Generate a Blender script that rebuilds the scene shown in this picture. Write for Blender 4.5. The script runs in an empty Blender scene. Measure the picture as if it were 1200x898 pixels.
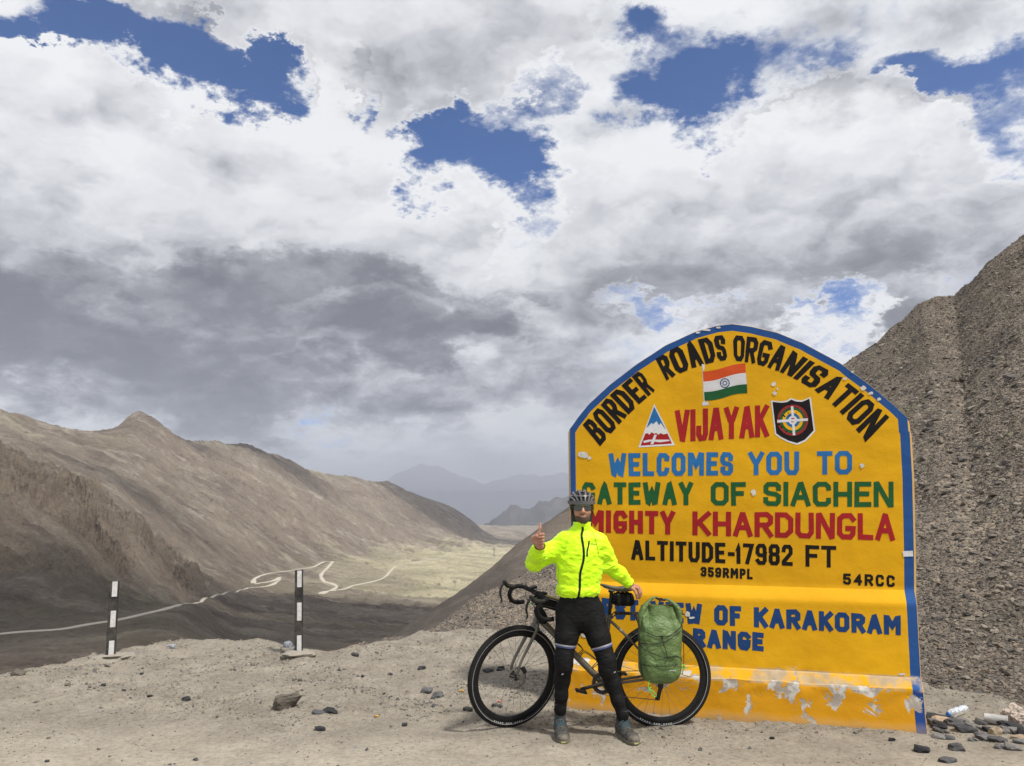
import bpy, bmesh, math, random
import numpy as np
from mathutils import Vector, Matrix, Euler, noise as mnoise
from mathutils.bvhtree import BVHTree
R = math.radians
C = bpy.context.scene.collection
sc = bpy.context.scene
random.seed(7); RNG = np.random.default_rng(11)

# ------------------------------------------------------------------ camera
CAM_H, PITCH, FPX, CX, CY = 1.65, R(8.9), 890.0, 600.0, 449.0     # photo pixels of a 1200 x 898 frame
cam_d = bpy.data.cameras.new('camera'); cam = bpy.data.objects.new('camera', cam_d); C.objects.link(cam)
cam_d.sensor_width = 36; cam_d.lens = FPX/1200*36; cam_d.clip_start = .05; cam_d.clip_end = 90000
cam.location = (0, 0, CAM_H); cam.rotation_euler = (R(90)+PITCH, 0, 0)
sc.camera = cam
def ray(px, py):
    a, b = (px-CX)/FPX, -(py-CY)/FPX
    return Vector((a, math.cos(PITCH)-b*math.sin(PITCH), math.sin(PITCH)+b*math.cos(PITCH)))
def at(px, py, Y):                       # the point of that sight line at distance Y ahead
    d = ray(px, py); return Vector((0, 0, CAM_H)) + d*(Y/d.y)
def gp(px, py, z=0.):                    # ... on the level z
    d = ray(px, py); return Vector((0, 0, CAM_H)) + d*((z-CAM_H)/d.z)

# ------------------------------------------------------------------ light
sc.view_settings.view_transform = 'Standard'; sc.view_settings.look = 'None'
sc.view_settings.exposure = 0.0; sc.view_settings.gamma = 1
SUN_DIR = Vector((.38, -.34, .86)).normalized()      # towards the sun: high, behind the camera, to the right
SUN_EL = math.asin(SUN_DIR.z); SUN_AZ = math.atan2(SUN_DIR.x, SUN_DIR.y)
sun_d = bpy.data.lights.new('sun', 'SUN'); sun = bpy.data.objects.new('sun', sun_d); C.objects.link(sun)
sun_d.energy = 4.3; sun_d.angle = R(5.5); sun_d.color = (1, .95, .87)
sun.rotation_euler = (-SUN_DIR).to_track_quat('-Z', 'Y').to_euler()
sun.location = (-20, -20, 40)

# ------------------------------------------------------------------ node helper
class NT:
    def __init__(s, tree): s.t = tree; s.n = tree.nodes; s.l = tree.links
    def node(s, typ, **kw):
        n = s.n.new(typ)
        for k, v in kw.items(): setattr(n, k, v)
        return n
    def put(s, sock, v):
        if v is None: return
        if isinstance(v, bpy.types.NodeSocket): s.l.new(v, sock)
        else:
            if isinstance(v, (tuple, list)) and len(v) == 3 and len(getattr(sock, 'default_value', (0, 0, 0))) == 4: v = (*v, 1)
            sock.default_value = v
    def math(s, op, a, b=None, c=None, clamp=False):
        n = s.node('ShaderNodeMath', operation=op, use_clamp=clamp)
        for i, v in enumerate((a, b, c)): s.put(n.inputs[i], v)
        return n.outputs[0]
    def vmath(s, op, a, b=None, c=None):
        n = s.node('ShaderNodeVectorMath', operation=op)
        for i, v in enumerate((a, b, c)):
            if v is not None: s.put(n.inputs[i], v)
        return n.outputs['Value'] if op in ('LENGTH', 'DOT_PRODUCT', 'DISTANCE') else n.outputs[0]
    def sep(s, v):
        n = s.node('ShaderNodeSeparateXYZ'); s.put(n.inputs[0], v); return n.outputs
    def comb(s, x, y, z):
        n = s.node('ShaderNodeCombineXYZ')
        for i, v in enumerate((x, y, z)): s.put(n.inputs[i], v)
        return n.outputs[0]
    def rng(s, v, a, b, c=0., d=1., smooth=False, clamp=True):
        n = s.node('ShaderNodeMapRange', interpolation_type='SMOOTHSTEP' if smooth else 'LINEAR')
        n.clamp = clamp
        for i, x in enumerate((v, a, b, c, d)): s.put(n.inputs[i], x)
        return n.outputs[0]
    def noise(s, vec, scale=1., detail=4., rough=.5, dist=0., lac=2., w=None, col=False):
        n = s.node('ShaderNodeTexNoise')
        s.put(n.inputs['Vector'], vec); n.inputs['Scale'].default_value = scale
        n.inputs['Detail'].default_value = detail; n.inputs['Roughness'].default_value = rough
        n.inputs['Distortion'].default_value = dist; n.inputs['Lacunarity'].default_value = lac
        return n.outputs[1 if col else 0]
    def vor(s, vec, scale=1., feature='F1', out='Distance', rand=1.):
        n = s.node('ShaderNodeTexVoronoi', feature=feature)
        s.put(n.inputs['Vector'], vec); n.inputs['Scale'].default_value = scale
        n.inputs['Randomness'].default_value = rand
        return n.outputs[out]
    def ramp(s, fac, stops, interp='LINEAR'):
        n = s.node('ShaderNodeValToRGB'); s.put(n.inputs[0], fac); cr = n.color_ramp; cr.interpolation = interp
        while len(cr.elements) < len(stops): cr.elements.new(.5)
        for e, (p, c) in zip(cr.elements, stops):
            e.position = p; e.color = (*c, 1) if len(c) == 3 else c
        return n.outputs[0]
    def mix(s, f, a, b, mode='MIX'):
        n = s.node('ShaderNodeMix', data_type='RGBA', blend_type=mode)
        n.clamp_factor = True
        s.put(n.inputs[0], f); s.put(n.inputs[6], a); s.put(n.inputs[7], b); return n.outputs[2]
    def bump(s, h, strength=.3, dist=.01, normal=None):
        n = s.node('ShaderNodeBump'); s.put(n.inputs['Strength'], strength); n.inputs['Distance'].default_value = dist
        s.put(n.inputs['Height'], h)
        if normal is not None: s.put(n.inputs['Normal'], normal)
        return n.outputs[0]

# ------------------------------------------------------------------ sky: blue sky and broken cloud
def build_world():
    w = bpy.data.worlds.new('World'); sc.world = w; w.use_nodes = True
    w.node_tree.nodes.clear(); t = NT(w.node_tree)
    d = t.node('ShaderNodeTexCoord').outputs['Generated']
    d = t.vmath('NORMALIZE', d)
    x, y, z = t.sep(d)
    sky = t.node('ShaderNodeTexSky', sky_type='NISHITA'); sky.sun_disc = False
    sky.sun_elevation = SUN_EL; sky.sun_rotation = SUN_AZ; sky.altitude = 5400; sky.air_density = 1.0; sky.dust_density = .2; sky.ozone_density = 2
    blue = t.mix(1., sky.outputs[0], (.036, .100, .162), 'MULTIPLY')
    az = t.math('ARCTAN2', x, y); el = t.math('ARCSINE', z)
    ae = t.comb(az, el, 0.)
    # cloud-layer coordinates: flatter towards the horizon
    zc = t.math('MAXIMUM', z, 0.)
    k = t.math('DIVIDE', 1., t.math('ADD', zc, .52))
    zz = t.math('MULTIPLY', t.math('POWER', t.math('ADD', zc, .001), .75), 1.15)
    p = t.comb(t.math('MULTIPLY', x, k), t.math('MULTIPLY', y, k), zz)
    wob = t.noise(p, 5.2, 7, .66, col=True)
    aew = t.vmath('ADD', ae, t.vmath('MULTIPLY', t.vmath('SUBTRACT', wob, (.5, .5, .5)), (.46, .32, 0)))
    def puff(v, scale, detail):
        n = t.node('ShaderNodeTexVoronoi', feature='F1'); n.normalize = True
        t.put(n.inputs['Vector'], v); n.inputs['Scale'].default_value = scale; n.inputs['Detail'].default_value = detail
        n.inputs['Roughness'].default_value = .5; n.inputs['Lacunarity'].default_value = 2.1
        return t.math('SUBTRACT', .5, n.outputs['Distance'])
    def blobs(lst, src):
        acc = None
        for (px, py, rx, ry, wt) in lst:
            r = ray(px, py).normalized(); a0 = math.atan2(r.x, r.y); e0 = math.asin(r.z)
            kx, ky = FPX/rx*.92, FPX/ry*.92
            v = t.vmath('MULTIPLY_ADD', src, (kx, ky, 0), (-a0*kx, -e0*ky, 0))
            f = t.rng(t.vmath('LENGTH', v), 0., 1.5, wt, 0., smooth=True)
            acc = f if acc is None else t.math('ADD', acc, f)
        return acc
    gaps = [(60, 22, 75, 26, -.9), (135, 55, 90, 46, -1.1), (225, 82, 105, 36, -1.1), (310, 92, 40, 20, -.6),
            (590, 195, 90, 52, -1.1), (600, 235, 55, 26, -.7), (430, 130, 30, 22, -.4), (535, 180, 45, 35, -.7), (655, 205, 45, 35, -.6), (622, 285, 45, 40, -1.0), (640, 112, 35, 22, -.55), (432, 118, 18, 28, -.4),
            (800, 55, 75, 62, -1.0), (735, 12, 60, 26, -.9), (850, 105, 75, 42, -1.0), (925, 40, 90, 32, -.8),
            (1095, 72, 70, 34, -1.0), (1170, 160, 55, 38, -.9), (1150, 95, 50, 40, -.6), (775, 368, 75, 20, -.6), (990, 388, 60, 16, -.6), (1060, 300, 45, 24, -.6), (960, 60, 40, 30, -.5), (545, 150, 40, 30, -.6), (670, 90, 40, 22, -.6),
            (255, -60, 300, 70, .3), (70, 120, 110, 60, .35), (350, 150, 120, 60, .35), (1010, 125, 130, 55, .4), (620, 45, 120, 60, .45), (1050, 10, 140, 20, .5),
            (700, 160, 60, 35, .35), (300, 20, 60, 30, .3), (500, 330, 300, 90, .3), (900, 250, 250, 70, .3), (40, 250, 160, 140, .5), (300, 430, 300, 60, .4), (330, 250, 200, 80, .4)]
    darks = [(20, 375, 210, 62, .62), (190, 345, 190, 55, .5), (370, 335, 160, 58, .45), (480, 385, 85, 40, .62), (170, 215, 120, 40, .28), (420, 225, 90, 50, .2),
             (1010, 130, 130, 60, .5), (850, 275, 210, 45, .42), (1090, 250, 120, 45, .3), (740, 150, 90, 45, .3), (640, 45, 120, 50, .22), (250, 20, 80, 40, .25),
             (560, 452, 230, 34, .36), (200, 465, 260, 34, .3), (800, 320, 150, 26, .25), (930, 345, 90, 22, .2), (1170, 330, 60, 40, .2),
             (100, 105, 110, 45, -.35), (345, 120, 110, 45, -.55), (480, 70, 110, 50, -.25), (520, 190, 60, 90, -.35), (560, 260, 90, 40, -.35),
             (720, 225, 90, 50, -.3), (260, 412, 160, 30, -.5), (1130, 200, 90, 30, -.4), (20, 50, 60, 60, -.5), (960, 200, 140, 24, -.3), (690, 335, 90, 25, -.25), (1000, 420, 200, 40, -.3)]
    g = blobs(gaps, aew); dk = blobs(darks, aew)
    warp = t.vmath('ADD', p, t.vmath('MULTIPLY', t.vmath('SUBTRACT', t.noise(p, 7., 4, .62, col=True), (.5, .5, .5)), (.16, .16, .16)))
    n1 = t.noise(p, 2.9, 9, .55, .2)
    n1b = t.noise(t.vmath('ADD', p, (-.03, -.02, .07)), 2.9, 4, .5, .2)
    pf = puff(warp, 3.6, 2.)
    pf2 = puff(t.vmath('ADD', warp, (-.02, -.012, .045)), 3.6, 2.)       # the same heads a step towards the light
    low = t.rng(z, .0, .16, .5, 0.)                      # the far layer closes up towards the horizon
    n3 = t.noise(warp, 6.5, 8, .6, .2)
    dens = t.math('ADD', t.math('MULTIPLY', t.math('SUBTRACT', n1, .5), 2.6), t.math('MULTIPLY', g, .95))
    dens = t.math('ADD', dens, t.math('ADD', t.math('MULTIPLY', pf, 1.3), t.math('MULTIPLY', t.math('SUBTRACT', n3, .5), 2.3)))
    dens = t.math('ADD', t.math('ADD', dens, .42), low)
    alpha = t.rng(dens, -.22, .60, 0, 1, smooth=True)
    th = t.math('ADD', t.math('MULTIPLY', t.rng(dens, .05, 1.6), .30), t.math('MULTIPLY', dk, .85))
    hi = t.rng(z, .03, .22, .25, 1.)
    emb = t.math('ADD', t.math('MULTIPLY', t.math('SUBTRACT', pf2, pf), 2.4), t.math('MULTIPLY', t.math('SUBTRACT', n1b, n1), 1.6))
    th = t.math('ADD', th, t.math('MULTIPLY', emb, hi))
    th = t.math('ADD', th, t.math('MULTIPLY', t.math('SUBTRACT', n3, .5), t.math('MULTIPLY', hi, .55)))
    th = t.math('ADD', th, t.rng(z, .0, .2, .16, .00))
    cloud = t.ramp(th, [(0., (.93, .94, .96)), (.22, (.80, .82, .85)), (.42, (.56, .57, .61)), (.62, (.355, .365, .40)), (.85, (.215, .222, .25)), (1., (.17, .175, .20))])
    col = t.mix(alpha, blue, cloud)
    # separate cumulus in front of that layer, bright on top and grey underneath
    ramp2 = [(0., (.93, .935, .95)), (.25, (.80, .81, .84)), (.45, (.60, .61, .65)), (.65, (.345, .355, .39)), (.85, (.205, .212, .24)), (1., (.15, .155, .18))]
    rag = t.math('ADD', t.math('MULTIPLY', pf, 1.0), t.math('ADD', t.math('MULTIPLY', t.math('SUBTRACT', n3, .5), 1.1), t.math('MULTIPLY', t.math('SUBTRACT', n1, .5), .9)))
    relief = t.math('ADD', t.math('MULTIPLY', t.math('SUBTRACT', pf2, pf), 2.0), t.math('MULTIPLY', t.math('SUBTRACT', n3, .5), 1.0))
    rg_ = t.math('ADD', t.math('MULTIPLY', rag, .66), t.math('MULTIPLY', t.math('MINIMUM', g, 0.), .9))
    aw2 = t.vmath('ADD', ae, t.vmath('MULTIPLY', t.vmath('SUBTRACT', wob, (.5, .5, .5)), (.24, .16, 0)))
    for (px, py, rx, ry, gx, base_, slope) in [(1015, 128, 150, 62, 0., .50, .22), (470, 55, 290, 105, .05, .24, .16), (930, 262, 340, 118, 0., .34, .38), (640, 208, 40, 16, 0, .30, .2),
                                               (255, 300, 370, 200, -.12, .34, .62), (20, 90, 120, 80, 0, .12, .25), (60, 392, 340, 52, 0., .80, .10), (330, 350, 230, 46, 0., .70, .14), (470, 390, 130, 40, 0., .74, .14)]:
        r = ray(px, py).normalized(); a0 = math.atan2(r.x, r.y); e0 = math.asin(r.z); kx, ky = FPX/rx*.92, FPX/ry*.92
        v = t.vmath('MULTIPLY_ADD', aw2, (kx, ky, 0), (-a0*kx, -e0*ky, 0)); vx, vy, _ = t.sep(v)
        f = t.math('ADD', t.math('SUBTRACT', .90, t.vmath('LENGTH', v)), rg_)
        al = t.rng(f, -.05, .24, 0, 1, smooth=True)
        th2 = t.math('MULTIPLY_ADD', vy, -slope, base_)
        if gx: th2 = t.math('ADD', th2, t.math('MULTIPLY', vx, gx))
        th2 = t.math('ADD', t.math('ADD', th2, relief), t.rng(f, .03, .40, -.14, .10))
        col = t.mix(al, col, t.ramp(th2, ramp2))
    col = t.mix(t.rng(z, -.02, -.12), col, (.24, .22, .20))
    bg = t.node('ShaderNodeBackground'); t.put(bg.inputs[0], col); bg.inputs[1].default_value = 1.0
    out = t.node('ShaderNodeOutputWorld'); t.l.new(bg.outputs[0], out.inputs[0])
    w.cycles.sampling_method = 'MANUAL'; w.cycles.sample_map_resolution = 512
build_world()

# ------------------------------------------------------------------ mesh helpers
def link(o, parent=None):
    C.objects.link(o)
    if parent is not None: o.parent = parent
    return o
def props(o, label=None, cat=None, group=None, kind=None):
    if label: o['label'] = label
    if cat: o['category'] = cat
    if group: o['group'] = group
    if kind: o['kind'] = kind
    return o
def mesh_np(name, V, F, mat=None, parent=None, smooth=True, mi=None):
    V = np.asarray(V, dtype=np.float64).reshape(-1, 3); F = np.asarray(F, dtype=np.int32); k = F.shape[1]
    me = bpy.data.meshes.new(name)
    me.vertices.add(len(V)); me.vertices.foreach_set('co', V.ravel())
    me.loops.add(F.size); me.loops.foreach_set('vertex_index', F.ravel())
    me.polygons.add(len(F)); me.polygons.foreach_set('loop_start', np.arange(0, F.size, k, dtype=np.int32))
    me.polygons.foreach_set('loop_total', np.full(len(F), k, dtype=np.int32))
    me.polygons.foreach_set('use_smooth', np.full(len(F), bool(smooth)))
    me.update(calc_edges=True)
    for m in (mat if isinstance(mat, (list, tuple)) else [mat]):
        if m: me.materials.append(m)
    if mi is not None: me.polygons.foreach_set('material_index', np.asarray(mi, dtype=np.int32))
    return link(bpy.data.objects.new(name, me), parent)
def grid_faces(nu, nv, wrap=False):
    i, j = np.meshgrid(np.arange(nu if wrap else nu-1), np.arange(nv-1), indexing='ij')
    i2 = (i+1) % nu
    return np.stack([i*nv+j, i2*nv+j, i2*nv+j+1, i*nv+j+1], -1).reshape(-1, 4)

# ------------------------------------------------------------------ noise in numpy
_perm = np.random.default_rng(5).permutation(512).astype(np.int64)
_perm = np.concatenate([_perm, _perm])
_ga = np.random.default_rng(6).uniform(0, 2*np.pi, 512)
_gx, _gy = np.cos(_ga), np.sin(_ga)
def perlin(x, y, seed=0):
    xi = np.floor(x).astype(np.int64); yi = np.floor(y).astype(np.int64)
    xf = x-xi; yf = y-yi
    u = xf*xf*xf*(xf*(xf*6-15)+10); v = yf*yf*yf*(yf*(yf*6-15)+10)
    def g(ix, iy, fx, fy):
        h = _perm[(_perm[(ix+seed*37) & 511]+iy) & 511]
        return _gx[h]*fx+_gy[h]*fy
    a = g(xi, yi, xf, yf); b = g(xi+1, yi, xf-1, yf); c = g(xi, yi+1, xf, yf-1); d = g(xi+1, yi+1, xf-1, yf-1)
    return ((a+(b-a)*u)*(1-v)+(c+(d-c)*u)*v)*1.5
def fbm(x, y, octv=6, seed=0, gain=.5, lac=2.03):
    s = 0; a = 1; f = 1
    for o in range(octv): s = s+a*perlin(x*f, y*f, seed+o); a *= gain; f *= lac
    return s
def ridged(x, y, octv=6, seed=0, gain=.5, lac=2.07):
    s = 0; a = .5; f = 1; w = 1
    for o in range(octv):
        n = 1-np.abs(perlin(x*f, y*f, seed+o)); n = n*n*w; s = s+a*n
        w = np.clip(n*1.6, 0, 1); a *= gain; f *= lac
    return s
def sstep(a, b, x):
    t = np.clip((x-a)/(b-a), 0, 1); return t*t*(3-2*t)

# ------------------------------------------------------------------ materials
def new_mat(name):
    m = bpy.data.materials.new(name); m.use_nodes = True; m.node_tree.nodes.clear()
    t = NT(m.node_tree); b = t.node('ShaderNodeBsdfPrincipled'); o = t.node('ShaderNodeOutputMaterial')
    t.l.new(b.outputs[0], o.inputs[0]); t.b = b
    return m, t
def pset(t, **kw):
    N = {'col': 'Base Color', 'rough': 'Roughness', 'metal': 'Metallic', 'normal': 'Normal', 'spec': 'Specular IOR Level', 'trans': 'Transmission Weight',
         'coat': 'Coat Weight', 'sheen': 'Sheen Weight', 'alpha': 'Alpha', 'ior': 'IOR', 'emit': 'Emission Color', 'es': 'Emission Strength', 'sss': 'Subsurface Weight'}
    for k, v in kw.items(): t.put(t.b.inputs[N[k]], v)
def simple(name, col, rough=.6, metal=0., var=.18, scale=30., bump=0., bscale=200., spec=.5, coat=0., sheen=0., dust=None, bdist=.002):
    m, t = new_mat(name)
    v = t.node('ShaderNodeTexCoord').outputs['Object']
    n = t.noise(v, scale, 5, .6)
    c = t.mix(t.rng(n, .3, .7), tuple(x*(1-var) for x in col), tuple(min(1, x*(1+var)) for x in col))
    if dust:
        dcol, amt = dust
        c = t.mix(t.math('MULTIPLY', t.rng(t.noise(v, scale*.37, 6, .7), .42, .75), amt), c, dcol)
    pset(t, col=c, rough=t.rng(n, .3, .7, max(0, rough-.08), min(1, rough+.08)), metal=metal, spec=spec, coat=coat, sheen=sheen)
    if bump: pset(t, normal=t.bump(t.noise(v, bscale, 4, .6), bump, bdist))
    return m

def rock_terrain_mat(name, base, alt, pale, green, scale, bump_d, floor=None, gw=.5, streak=(1, 1, 1), dark=None, sharp=.25):
    m, t = new_mat(name)
    v = t.node('ShaderNodeTexCoord').outputs['Object']
    big = t.noise(v, 1/(220*scale), 6, .6, .6)
    c = t.mix(t.rng(big, .38, .62), base, alt)
    sv = t.vmath('MULTIPLY', v, streak)
    st = t.noise(sv, 1/(60*scale), 7, .65, .8)
    c = t.mix(t.rng(st, .50, .66, 0, .65), c, pale)
    mid = t.noise(v, 1/(30*scale), 8, .7, .3)
    if dark is not None: c = t.mix(t.rng(mid, .55, .72, 0, .8), c, dark)
    g = t.noise(t.vmath('ADD', v, (913, 77, 0)), 1/(160*scale), 7, .65, .5)
    nrm = t.sep(t.node('ShaderNodeNewGeometry').outputs['Normal'])[2]
    c = t.mix(t.math('MULTIPLY', t.rng(g, .5, .64, 0, gw), t.rng(nrm, .80, .97)), c, green)
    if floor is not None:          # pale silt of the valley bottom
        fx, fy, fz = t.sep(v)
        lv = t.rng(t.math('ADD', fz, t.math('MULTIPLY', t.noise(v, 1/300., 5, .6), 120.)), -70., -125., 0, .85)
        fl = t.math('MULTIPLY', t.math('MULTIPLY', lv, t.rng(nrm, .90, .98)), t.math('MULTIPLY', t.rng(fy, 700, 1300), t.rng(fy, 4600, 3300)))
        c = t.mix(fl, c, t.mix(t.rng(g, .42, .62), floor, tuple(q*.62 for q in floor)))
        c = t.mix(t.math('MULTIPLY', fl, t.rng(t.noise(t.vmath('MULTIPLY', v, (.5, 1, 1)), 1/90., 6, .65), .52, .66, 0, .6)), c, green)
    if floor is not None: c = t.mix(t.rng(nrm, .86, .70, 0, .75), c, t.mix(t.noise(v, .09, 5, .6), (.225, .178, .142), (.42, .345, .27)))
    fine = t.noise(v, 1/(2.2*scale), 9, .8)
    coarse = t.noise(t.vmath('MULTIPLY', v, streak), 1/(14*scale), 7, .75)
    c = t.mix(1., c, t.ramp(coarse, [(.28, (.74, .73, .72)), (.5, (1, 1, 1)), (.75, (1.22, 1.21, 1.19))]), 'MULTIPLY')
    c = t.mix(1., c, t.ramp(fine, [(.25, (.55, .55, .55)), (.5, (1, 1, 1)), (.78, (1.45, 1.42, 1.38))]), 'MULTIPLY')
    pset(t, col=c, rough=.95, spec=.15)
    h = t.math('ADD', t.math('MULTIPLY', mid, 3.), t.math('ADD', t.math('MULTIPLY', fine, 1.), t.math('MULTIPLY', coarse, 2.)))
    pset(t, normal=t.bump(h, sharp, bump_d))
    return m

# ------------------------------------------------------------------ a hillside laid through sight lines: columns of (distance, height) keys
def pxz(px, py, r):                      # point at horizontal range r on the sight line (px, py)
    d = ray(px, py); k = r/math.hypot(d.x, d.y)
    return (d.x*k, d.y*k, CAM_H+d.z*k)
def hermite(xk, yk, x):                  # monotone cubic through keys (vectorised over trailing axes of yk)
    xk = np.asarray(xk, float); yk = np.asarray(yk, float)
    h = np.diff(xk); sh = (len(h),)+(1,)*(yk.ndim-1); dl = np.diff(yk, axis=0)/h.reshape(sh)
    m = np.zeros_like(yk); m[0] = dl[0]; m[-1] = dl[-1]
    a, b = dl[:-1], dl[1:]
    with np.errstate(divide='ignore', invalid='ignore'):
        hm = np.where(a*b > 0, 2*a*b/(a+b+1e-30*np.sign(a+b)), 0)
    m[1:-1] = np.nan_to_num(hm)
    i = np.clip(np.searchsorted(xk, x, side='right')-1, 0, len(h)-1)
    hh = h[i]; t = ((x-xk[i])/hh); ext = (len(x),)+(1,)*(yk.ndim-1)
    t = t.reshape(ext); hh = hh.reshape(ext)
    return ((2*t**3-3*t**2+1)*yk[i]+(t**3-2*t**2+t)*hh*m[i]+(-2*t**3+3*t**2)*yk[i+1]+(t**3-t**2)*hh*m[i+1])
def lay_hill(cols, nx, nt, xr=None):
    """cols: {px: [(r, py), ...]}, same number of keys each -> arrays X, Y, Z of shape (nx, nt)"""
    xs = sorted(cols)
    key = np.array([[(math.atan2((x-CX)/FPX, 1), math.log(r), pxz(x, y, r)[2]) for r, y in cols[x]] for x in xs])
    xx = np.linspace(xs[0], xs[-1], nx)
    K = hermite(xs, key, xx)                                   # nx, nk, 3
    nk = K.shape[1]
    # spread rows by how the surface shows from the road: equal steps per key interval, weighted
    tt = np.linspace(0, nk-1, nt)
    P = hermite(np.arange(nk), np.swapaxes(K, 0, 1), tt)       # nt, nx, 3
    P = np.swapaxes(P, 0, 1)
    lr = P[..., 1]; r = np.exp(lr)
    ax = (xx-CX)/FPX
    # azimuth of a photo column: nearly constant with height for these small pitches
    az = np.arctan2(ax, math.cos(PITCH)*np.ones_like(ax))[:, None]
    return r*np.sin(az), r*np.cos(az), P[..., 2], tt, xx

def build_valley():
    T = {
     -400: [(16, 1300), (60, 1000), (160, 800), (300, 745), (420, 610), (600, 520), (760, 525), (1100, 480), (1500, 430), (1900, 385), (2700, 460), (5000, 600)],
     -150: [(16, 1300), (60, 1000), (160, 790), (300, 745), (420, 630), (600, 527), (760, 532), (1150, 505), (1550, 478), (1950, 455), (2800, 500), (5000, 600)],
     0:   [(16, 1300), (60, 1000), (160, 795), (300, 747), (420, 650), (600, 533), (760, 536), (1150, 520), (1600, 503), (2000, 487), (3000, 520), (6000, 610)],
     50:  [(16, 1300), (60, 1000), (160, 800), (300, 742), (420, 655), (620, 548), (790, 553), (1200, 530), (1700, 513), (2150, 499), (3200, 530), (6000, 610)],
     100: [(16, 1300), (60, 1000), (160, 800), (300, 737), (430, 662), (640, 561), (820, 573), (1300, 548), (1800, 524), (2300, 506), (3300, 530), (6000, 610)],
     135: [(16, 1300), (60, 1000), (165, 800), (305, 731), (450, 672), (675, 583), (870, 597), (1350, 560), (1900, 527), (2420, 505), (3400, 530), (6500, 610)],
     168: [(16, 1300), (60, 1000), (170, 800), (320, 724), (480, 684), (720, 612), (920, 624), (1400, 577), (2000, 530), (2600, 492), (3500, 530), (7000, 610)],
     195: [(16, 1300), (60, 1000), (175, 800), (340, 717), (515, 690), (760, 634), (980, 642), (1450, 590), (2100, 538), (2700, 503), (3600, 540), (7000, 610)],
     220: [(16, 1300), (60, 1000), (180, 800), (360, 711), (560, 694), (810, 657), (1050, 660), (1500, 602), (2200, 548), (2800, 515), (3700, 545), (7000, 610)],
     290: [(16, 1300), (60, 1000), (190, 795), (450, 732), (760, 706), (1020, 689), (1300, 673), (1800, 613), (2600, 558), (3200, 528), (4200, 555), (7500, 610)],
     345: [(16, 1300), (60, 1000), (200, 795), (480, 736), (830, 709), (1250, 688), (1600, 668), (2150, 626), (2900, 572), (3600, 543), (4600, 566), (8000, 612)],
     400: [(16, 1300), (60, 1000), (215, 795), (500, 739), (900, 711), (1400, 686), (1900, 664), (2500, 635), (3200, 590), (4000, 560), (5000, 580), (8000, 612)],
     450: [(16, 1300), (60, 1000), (230, 795), (510, 742), (930, 715), (1550, 684), (2200, 660), (2850, 640), (3600, 598), (4400, 566), (5400, 585), (8500, 613)],
     490: [(16, 1300), (60, 1000), (235, 795), (520, 745), (950, 719), (1620, 684), (2400, 658), (3100, 641), (3900, 605), (4700, 577), (5700, 594), (8500, 613)],
     530: [(16, 1300), (60, 1000), (240, 797), (520, 748), (950, 722), (1700, 684), (2600, 656), (3400, 641), (4200, 618), (5000, 595), (6000, 608), (9000, 614)],
     590: [(16, 1300), (60, 1000), (240, 800), (520, 752), (950, 725), (1800, 684), (2800, 656), (3800, 643), (4700, 638), (5500, 632), (6500, 626), (9000, 616)],
     660: [(16, 1300), (60, 1000), (240, 800), (520, 755), (950, 727), (1800, 685), (2800, 657), (3800, 644), (4700, 639), (5500, 634), (6500, 627), (9000, 616)],
     820: [(16, 1300), (60, 1000), (240, 800), (520, 755), (950, 727), (1800, 686), (2800, 658), (3800, 645), (4700, 640), (5500, 635), (6500, 628), (9000, 616)]}
    X, Y, Z, tt, xx = lay_hill(T, 720, 620)
    r = np.hypot(X, Y)
    sc_ = sstep(120, 1500, r)
    t2 = tt[None, :]; x2 = xx[:, None]
    flank = sstep(5.6, 7.2, t2)*(1-sstep(560, 640, x2))*(1-.0*x2)
    # side gullies running down to the valley floor, leaning with the slope
    u = X*.95+Y*.30; v = -X*.30+Y*.95
    wx = fbm(X/900, Y/900, 3, 41)*160
    gul = ridged((v+wx)/430, u/1500+3, 6, 3, .52)-.55
    gul2 = ridged((v+wx*.6)/120, u/420, 5, 13, .55)-.5
    amp = 44*flank*sstep(1100, 2600, r)+5*flank
    prof = np.sin(np.clip((t2-6.2)/2.9, 0, 1)*np.pi*.93)**.6
    dz = amp*gul*prof*1.7+(amp*.34+3*flank)*gul2*(.4+.6*prof)
    # crags along the crest of the near spur
    spur = 1-sstep(228, 300, x2)
    crest = np.exp(-((t2-4.65)/.70)**2)*spur
    bl = sstep(-.28, .35, fbm(X/85, Y/85, 4, 23)+.35*np.exp(-((t2-4.85)/.3)**2))
    n = ridged(X/52, Y/46, 5, 21, .5); n2 = ridged(X/13, Y/12, 4, 25, .5)
    cr = (n-.45)*1.0+.6*(np.floor(n*6)/6-.45)+.20*(n2-.5)
    dz = dz+crest*bl*(cr*14+(n2-.5)*7+1.)
    below = sstep(2.0, 4.3, t2)*(1-sstep(5.0, 5.5, t2))*spur
    dz = dz+below*((ridged(X/55+Y/150, Y/240, 6, 27, .58)-.5)*5+(n2-.5)*1.6)
    dz = dz+flank*((ridged((v+wx*.4)/46, u/190, 5, 14, .58)-.5)*4+(ridged(X/70, Y/80, 5, 15, .6)-.5)*3)*sstep(1000, 2000, r)
    # low swells and broken ground everywhere
    dz = dz+fbm(X/320, Y/320, 5, 31)*7*sc_*(1-.5*flank)+fbm(X/46, Y/46, 6, 33, .6)*3.4*sstep(100, 900, r)+(ridged(X/30+Y/90, Y/70, 5, 36, .62)-.5)*3.2*sstep(100, 900, r)+fbm(X/9, Y/9, 4, 35, .6)*.7
    floor = sstep(3.2, 4.5, t2)*(1-sstep(6.6, 7.4, t2))*sstep(280, 360, x2)
    dz = dz+floor*(ridged(X/260+2, Y/520, 4, 37)-.5)*6
    Z = Z+dz
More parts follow.
